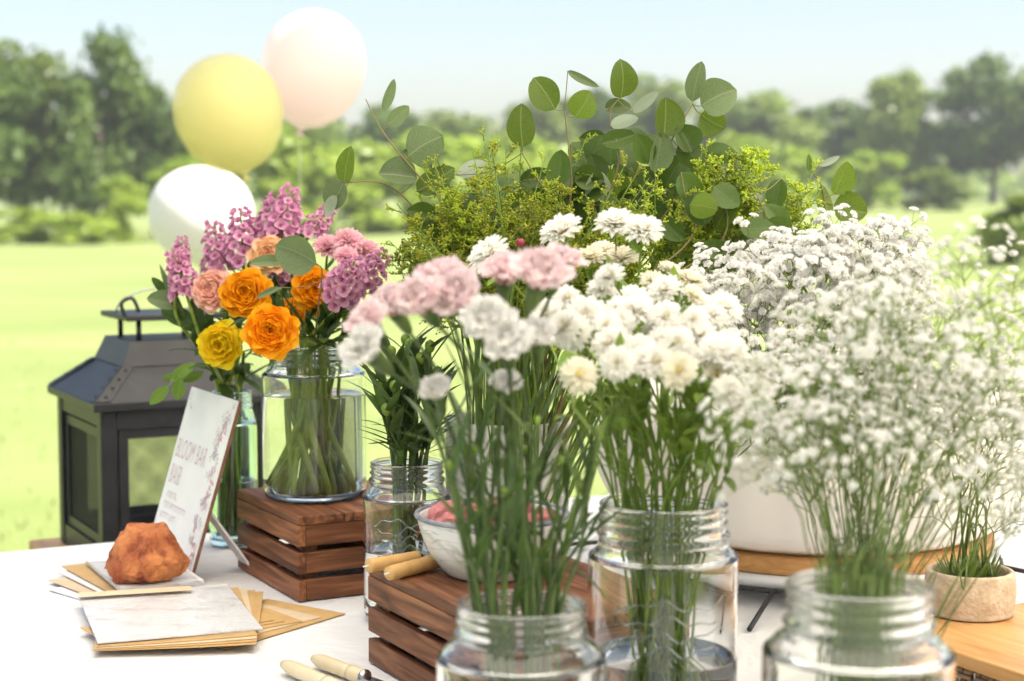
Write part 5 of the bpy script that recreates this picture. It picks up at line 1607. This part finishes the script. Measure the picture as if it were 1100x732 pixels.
for i, (px, py, dx, s_) in enumerate([(770, 172, .5, 1.0), (790, 163, .35, 1.0), (815, 160, .3, 1.1), (826, 172, .7, 1.0), (745, 200, -.2, .9), (760, 190, .1, 1.0), (735, 225, -.3, .9), (800, 195, .6, 1.0), (722, 235, -.1, .8), (780, 215, .4, .9), (690, 225, -.2, .9), (655, 215, -.4, .8), (705, 205, .0, .8), (810, 215, .6, .9), (752, 178, .1, .9), (800, 178, .5, .8)]):
    filler(CROCK + Vector((0, 0, .03)), px, py, rng.uniform(1.62, 1.68), (dx, -.3, .9), s_, False, "bright yellow green goldenrod in the %s of the clump right of the eucalyptus" % zone(px, py, 655, 830, 158, 236), "bright goldenrod of the central arrangement")
for i in range(16):
    px = rng.uniform(420, 700); py = 228 - (1 - ((px - 560) / 160) ** 2) * rng.uniform(35, 72)
    filler(CROCK + Vector((0, 0, .03)), px, py, rng.uniform(1.62, 1.76), ((px - 560) / 200, rng.uniform(-.4, .1), .9), rng.uniform(.7, .95), i % 3 == 0,
           "loose filler sprig sticking out of the top %s of the mossy mass" % ("left" if px < 513 else "centre" if px < 606 else "right"), "loose sprigs over the mossy mass", 3)
for i, (px, py, dx, s_) in enumerate([(842, 206, -.2, 1.0), (858, 195, 0, 1.0), (866, 200, .3, .95), (830, 222, -.4, .9), (850, 222, .1, .9), (872, 218, .5, .8)]):
    filler(PLANTER, px, py, rng.uniform(1.66, 1.74), (dx, -.3, .9), s_, False, "bright goldenrod just left of the small eucalyptus sprig", "bright goldenrod of the cream planter")
# dark red berries
for i, (px, py) in enumerate([(464, 287), (559, 261), (494, 285)]):
    b_ = thing("berry_sprig", ["dark red berry at the left edge of the olive filler", "dark red berry high in the olive filler", "small red berry low in the olive filler"][i], "berry", CROCK + Vector((0, 0, .03)), 0, "red berries in the olive filler")
    p = at(px, py, 1.60) - b_.location
    MB().lathe(smoothed([(0, -.004), (.003, -.003), (.0045, 0), (.003, .0035), (0, .0042)], 3), 12, p).build("berry", M['berry'], b_)
    MB().tube(curve([Vector((0, 0, 0)), p * .5 + Vector((0, 0, .03)), p], 6), 0.0009, 5).build("stem", M['stem'], b_)

# ---- middle jar: white button daisies
def daisies():
    gl = "white button chrysanthemums of the middle jar"
    pos = [(527, 277, 1.42, 1.15, 0), (605, 252, 1.44, 1.15, 0), (661, 244, 1.43, 1.05, 0), (690, 251, 1.41, 1.05, 0), (634, 280, 1.46, .95, 1), (668, 281, 1.45, 1.0, 1), (648, 272, 1.5, .9, 1)]
    labs = ["white daisy with yellow centre standing alone at the left of the white flowers", "white daisy highest above the pink carnations", "white daisy at the very top, left of a matching pair", "white daisy at the very top, right of a matching pair",
            "cream daisy below the highest white one", "cream daisy below the top pair", "cream daisy deep behind the top pair"]
    front = [(615, 318, 1.30), (648, 312, 1.33), (598, 338, 1.27), (640, 343, 1.27), (655, 328, 1.30), (683, 322, 1.34), (700, 300, 1.38), (722, 297, 1.40), (745, 300, 1.42), (690, 345, 1.29), (718, 350, 1.28), (747, 345, 1.31), (770, 352, 1.3), (790, 372, 1.27), (762, 382, 1.24), (735, 377, 1.23), (705, 372, 1.23), (680, 368, 1.25), (668, 404, 1.20), (700, 392, 1.20), (788, 396, 1.24), (810, 414, 1.24), (776, 412, 1.22), (650, 370, 1.24), (625, 362, 1.25), (622, 394, 1.20), (745, 326, 1.36), (765, 325, 1.40), (715, 326, 1.34), (735, 405, 1.20), (672, 344, 1.27), (660, 388, 1.22), (805, 436, 1.22), (725, 362, 1.25), (700, 340, 1.30), (755, 365, 1.26), (630, 330, 1.28), (775, 336, 1.36), (815, 392, 1.3), (640, 318, 1.34), (610, 352, 1.24), (690, 381, 1.22), (720, 391, 1.21), (748, 394, 1.21), (765, 400, 1.21), (655, 356, 1.25)]
    for i, (px, py, Y, s_, cr) in enumerate(pos):
        tip = at(px, py, Y)
        fc = out_dir(J4, tip, 1.0, 1.3)
        flower("button_chrysanthemum", labs[i], "chrysanthemum", gl, J4, tip, fc, 0.0013, M['stem'], [("bloom", BL['mumc' if cr else 'mum', i % 3], s_, [("disc", BL['disc'], 0)]), ("calyx", BL['mumcal'], s_, [])], (4, 0.032, 0.010, M['leaf_light'], .6, .95))
    for i, (px, py, Y) in enumerate(front):
        tip = at(px + rng.uniform(-10, 10), py + rng.uniform(-13, 13), Y + rng.uniform(-.03, .03))
        fc = (out_dir(J4, tip, .9, .6) + Vector((rng.uniform(-.45, .45), rng.uniform(-.4, .3), rng.uniform(-.3, .3)))).normalized()
        fc = (fc + Vector((0, -.25, 0))).normalized()
        cr = py < 315 and px > 690 or rng.random() < .06
        flower("button_chrysanthemum", "white button chrysanthemum in the %s of the dense cluster above the middle jar" % zone(px, py, 595, 820, 295, 440), "chrysanthemum", "daisies of the dense white cluster", J4, tip, fc, 0.0012, M['stem'],
               [("bloom", BL['mumc' if cr else 'mum', i % 3], rng.uniform(.66, .98), [("disc", BL['disc'], 0)]), ("calyx", BL['mumcal'], 1.0, [])], (4, 0.03, 0.009, M['stem'], .58, .95))
    for i in range(16):
        px = rng.uniform(625, 810); py = rng.uniform(395, 470)
        tip = at(px, py, rng.uniform(1.2, 1.36))
        flower("budding_sprig", "thin stem with unopened bud in the %s of the greenery below the daisies" % zone(px, py, 625, 810, 395, 470), "bud stem", "budded stems of the middle jar", J4, tip, out_dir(J4, tip, 1.1, .1), 0.0010, M['stem'], [("bud", BL['bud'], 1.0, [])], (5, 0.03, 0.007, M['stem'], .5, .95))
daisies()

# ---- front jar: pink and white carnations with dark stems
def carnations():
    g = "pale pink carnations above the front jar"
    for i, (px, py, Y, s_, lab) in enumerate([
        (400, 350, 1.12, .74, "pale pink carnation furthest left in the front row"), (424, 333, 1.16, .8, "pale pink carnation second from the left"), (455, 328, 1.09, .84, "pale pink carnation lowest of the left group, near its middle"), (494, 324, 1.10, .9, "pale pink carnation just left of the gap in the pink row"),
        (476, 306, 1.16, .85, "pale pink carnation highest of the left four"), (542, 300, 1.15, .8, "pale pink carnation left in the higher pair"), (578, 302, 1.11, .98, "pale pink carnation right in the higher pair"), (602, 288, 1.18, .74, "pale pink carnation at the right end of the row")]):
        tip = at(px, py, Y)
        flower("carnation", lab, "carnation", g, J5, tip, out_dir(J5, tip, .8, .55), 0.0019, M['stem_dark'], [("bloom", BL['carp', i % 3], s_, []), ("calyx", BL['carcal'], s_, [])], (4, 0.06, 0.0042, M['leaf_dark'], .42, .85), tip_off=.02)
    for i, (px, py, Y, s_, lab) in enumerate([
        (398, 380, 1.10, 1.0, "white carnation hanging lowest at the left"), (524, 350, 1.08, 1.0, "white carnation between the two pink groups"), (546, 372, 1.07, 1.0, "white carnation below the one between the pink groups"), (536, 356, 1.10, .9, "white carnation tucked behind its two neighbours"),
        (470, 424, 1.12, .7, "small white carnation low among the dark stems"), (545, 418, 1.14, .7, "small white carnation low in the middle of the stems"), (578, 366, 1.13, .8, "white carnation under the higher pink pair")]):
        tip = at(px, py, Y)
        flower("carnation", lab, "carnation", "white carnations above the front jar", J5, tip, out_dir(J5, tip, .8, .6), 0.0018, M['stem_dark'], [("bloom", BL['carw', i % 3], s_, []), ("calyx", BL['carcal'], s_ * .9, [])], (4, 0.06, 0.0042, M['leaf_dark'], .42, .85), tip_off=.02)
    for i in range(20):
        px = rng.uniform(470, 650); py = rng.uniform(425, 545)
        tip = at(px, py, rng.uniform(1.1, 1.24))
        flower("greenery_sprig", "bloomless dark grassy stem in the %s of the front jar's greenery" % zone(px, py, 470, 655, 395, 540), "greenery", "bare grassy stems of the front jar", J5, tip, out_dir(J5, tip, 1.6, .1), 0.0018, M['stem_dark'], [("bud", BL['bud'], .45, [])], (5, 0.062, 0.0042, M['leaf_mid'] if i % 3 == 0 else M['leaf_dark'], .4, .98))
carnations()

# ---- small jar behind: upright leafy stems
for i, (px, py, Y) in enumerate([(412, 395, 1.74), (420, 378, 1.72), (432, 390, 1.73), (440, 370, 1.76), (452, 385, 1.74), (462, 372, 1.73), (446, 410, 1.70), (424, 415, 1.70), (470, 400, 1.76), (436, 365, 1.78), (408, 415, 1.74), (458, 425, 1.70), (415, 440, 1.70), (465, 440, 1.72)]):
    tip = at(px, py, Y)
    flower("lisianthus_sprig", "upright dark leafy sprig at the %s of the small embossed jar, %s" % ("left" if px < 425 else "middle" if px < 447 else "right", "taller" if py < 393 else "shorter"), "greenery", "leafy stems of the small embossed jar", J3, tip, out_dir(J3, tip, 2.0, .1), 0.0024, M['stem_dark'],
           [("bud", BL['bud'], 1.0, [])], (10, 0.048, 0.0095, M['leaf_dark'], .42, .98))

# ---- gypsophila
def gyp_blossom(q, s):
    b = MB()
    kw = dict(nu=3, nv=2, cup=.3, rr=q, tipw=.6, tipr=.15)
    for k in range(6): petal(b, s, s * .95, R(62), R(128), k * 1.047 + q.random() * .3, **kw)
    for k in range(6): petal(b, s * .9, s * .8, R(45), R(90), k * 1.047 + q.random() * .3, **kw)
    for k in range(5): petal(b, s * .85, s * .6, R(22), R(48), k * 1.257 + q.random() * .3, **kw)
    for k in range(3): petal(b, s * .8, s * .5, R(8), R(14), k * 2.09 + q.random() * .3, **kw)
    b.lathe([(0, -.12 * s), (.42 * s, .02 * s), (.58 * s, .30 * s), (.42 * s, .58 * s), (0, .72 * s)], 7)
    return b
GB = [gyp_blossom(random.Random(i), 1.0) for i in range(5)]
def gyp_spray(seed, L, n3, bs, spreadk, eyes):
    q = random.Random(seed)
    bl, tw, ey = MB(), MB(), MB()
    ends = []
    def grow(p, d, l, rad, lev):
        e = p + d * l
        m = p.lerp(e, .5) + Vector((q.gauss(0, .06), q.gauss(0, .06), 0)) * l
        tw.tube([p, m, e], [rad, rad * .85, rad * .7], 4, cap=False)
        if lev == 0:
            ends.append((e, d)); return
        for k in range(3 if lev > 1 else n3):
            a = k * 2 * math.pi / (3 if lev > 1 else n3) + q.random() * 2
            ax = frame(d).to_3x3()
            dd = (ax @ Vector((math.cos(a) * spreadk, math.sin(a) * spreadk, 1.0)) + Vector((0, 0, .12))).normalized()
            grow(e, dd, l * q.uniform(.55, .9), rad * .75, lev - 1)
            if lev == 1 and q.random() < .25:
                pass
    grow(Vector((0, 0, 0)), Vector((0, 0, 1)), L * .36, 0.0007, 3)
    for e, d in ends:
        s = bs * q.uniform(.7, 1.15)
        bl.merge(GB[q.randrange(5)], frame(d + Vector((0, 0, .4)), q.random() * 6, e, s))
        if eyes: ey.lathe([(0, s * .78), (s * .2, s * .68), (s * .24, s * .3)], 6, e)
    return bl, tw, ey
GS_A = [gyp_spray(300 + i, 0.080, 3, 0.0054, .8, True) for i in range(4)]     # bigger, near-ball blossoms
GS_B = [gyp_spray(320 + i, 0.105, 2, 0.0036, .85, False) for i in range(5)]     # fine veil
GA = [(a.mesh("blossoms", M['gyp']), b.mesh("twigs", M['gyp_twig']), c.mesh("blossom_eyes", M['gyp_eye'])) for a, b, c in GS_A]
GBm = [(a.mesh("blossoms", M['gyp']), b.mesh("twigs", M['gyp_twig']), None) for a, b, c in GS_B]

def gyp(name, label, group, path_fn, tip, d, s_, protos, rad, smat='gyp_stem'):
    d = Vector(d).normalized()
    p0 = tip - d * 0.07 * s_
    pts = path_fn(p0, d)
    base = pts[0]
    t = thing(name, label, "gypsophila", base, 0, group)
    MB().tube([p - base for p in pts], [rad * (1 - .5 * i / (len(pts) - 1)) for i in range(len(pts))], 6).build("stem", M[smat], t)
    pr = protos[rng.randrange(len(protos))]
    Mx = frame(d, rng.random() * 6.28, p0 - base, s_)
    link("blossoms", pr[0], t, Mx); link("twigs", pr[1], t, Mx)
    if pr[2]: link("blossom_eyes", pr[2], t, Mx)

def from_planter(p0, d):
    b = PLANTER + Vector((rng.uniform(-.07, .07), rng.uniform(-.07, .02), 0))
    return curve([b, b.lerp(p0, .45) + Vector((0, 0, .03)), p0 - d * .03, p0], 5)
for i in range(84):
    s = rng.random()
    px = 735 + 255 * s
    top = 262 - 22 * math.sin(min(s * 1.5, 1) * math.pi / 2) + 45 * max(0, s - .6) - 0
    py = top + 150 * rng.random() ** 1.25
    Y = rng.uniform(1.50, 1.72) - 0.1 * (py - 240) / 150
    gyp("gypsophila_spray", "white gypsophila in the %s of the mass behind the daisies, %s" % (zone(px, py, 735, 990, 240, 400), "nearer the jars" if Y < 1.545 else "further back"), "gypsophila of the cream planter", from_planter, at(px, py, Y), ((px - 862) / 260, -.45, .9), rng.uniform(.75, 1.0), GA, 0.0013)
for px, py, dx, lab in [(962, 232, .3, "gypsophila sprig rising above the white mass beside the small eucalyptus"), (985, 248, .6, "gypsophila sprig leaning right above the white mass"), (948, 240, 0, "gypsophila sprig closest to the small eucalyptus leaves"), (978, 275, .5, "lower gypsophila sprig right of the raised ones")]:
    gyp("gypsophila_spray", lab, "raised gypsophila sprigs", from_planter, at(px, py, 1.52), (dx, -.3, .9), .8, GA, 0.0011)

def from_jar(j):
    def f(p0, d): return stem_path(j, p0, d, spread=.8, rim=.9)
    return f
J6f = from_jar(J6)
for i in range(108):
    px = 832 + 282 * rng.random() ** 0.88
    top = 345 - 45 * sstep(900, 1060, px) + 60 * (1 - sstep(835, 900, px))
    py = top + rng.random() ** 1.05 * (165 + 90 * sstep(930, 1060, px) - 50 * (1 - sstep(835, 900, px)))
    Y = rng.uniform(1.05, 1.32)
    gyp("gypsophila_spray", "fine gypsophila %s in the %s of the veil over the front right jar" % ("in front" if Y < 1.14 else "midway" if Y < 1.23 else "behind", zone(px, py, 835, 1110, 305, 560)), "gypsophila of the front right jar", J6f, at(px, py, Y), ((px - 930) / 260, rng.uniform(-.3, .2), 1.0), rng.uniform(.85, 1.15), GBm, 0.0009)
for px, py, dx, lab in [(1045, 290, .2, "gypsophila sprig rising highest above the front right jar"), (1078, 282, .5, "gypsophila sprig near the right edge, highest but one"), (832, 470, -.6, "thin gypsophila sprig leaning left of the front right jar"), (815, 445, -.6, "gypsophila sprig reaching over the middle jar"), (838, 420, -.4, "gypsophila sprig beside the daisies at the left of the veil")]:
    gyp("gypsophila_spray", lab, "outlying gypsophila of the front right jar", J6f, at(px, py, 1.04), (dx, -.1, 1), .9, GBm, 0.0009)
for i in range(14):
    px = rng.uniform(1000, 1100); py = rng.uniform(400, 545)
    def fpot(p0, d):
        b = POT + Vector((rng.uniform(-.022, .022), rng.uniform(-.022, .022), 0.031))
        return curve([b, b.lerp(p0, .5) + Vector((0, 0, .015)), p0 - d * .02, p0], 5)
    gyp("gypsophila_spray", "gypsophila growing in the small stone pot", "gypsophila of the stone pot", fpot, at(px, py, rng.uniform(1.46, 1.6)), ((px - 1047) / 120, -.2, 1.0), 1.0, GBm, 0.0012)
def pot_greens():
    lb = MB()
    for i in range(60):
        a = rng.random() * 6.28; q = 0.026 * math.sqrt(rng.random())
        d = Vector((math.cos(a) * .5, math.sin(a) * .5, 1.0))
        blade(lb, Vector((q * math.cos(a), q * math.sin(a), 0.030)), d, rng.uniform(.012, .04), 0.0024, droop=rng.uniform(.0, .3))
    o = lb.build("grassy_tuft", M['stem'])
    o.location = POT
    tag(o, "tuft of fine green leaves in the small stone pot", "plant")
pot_greens()
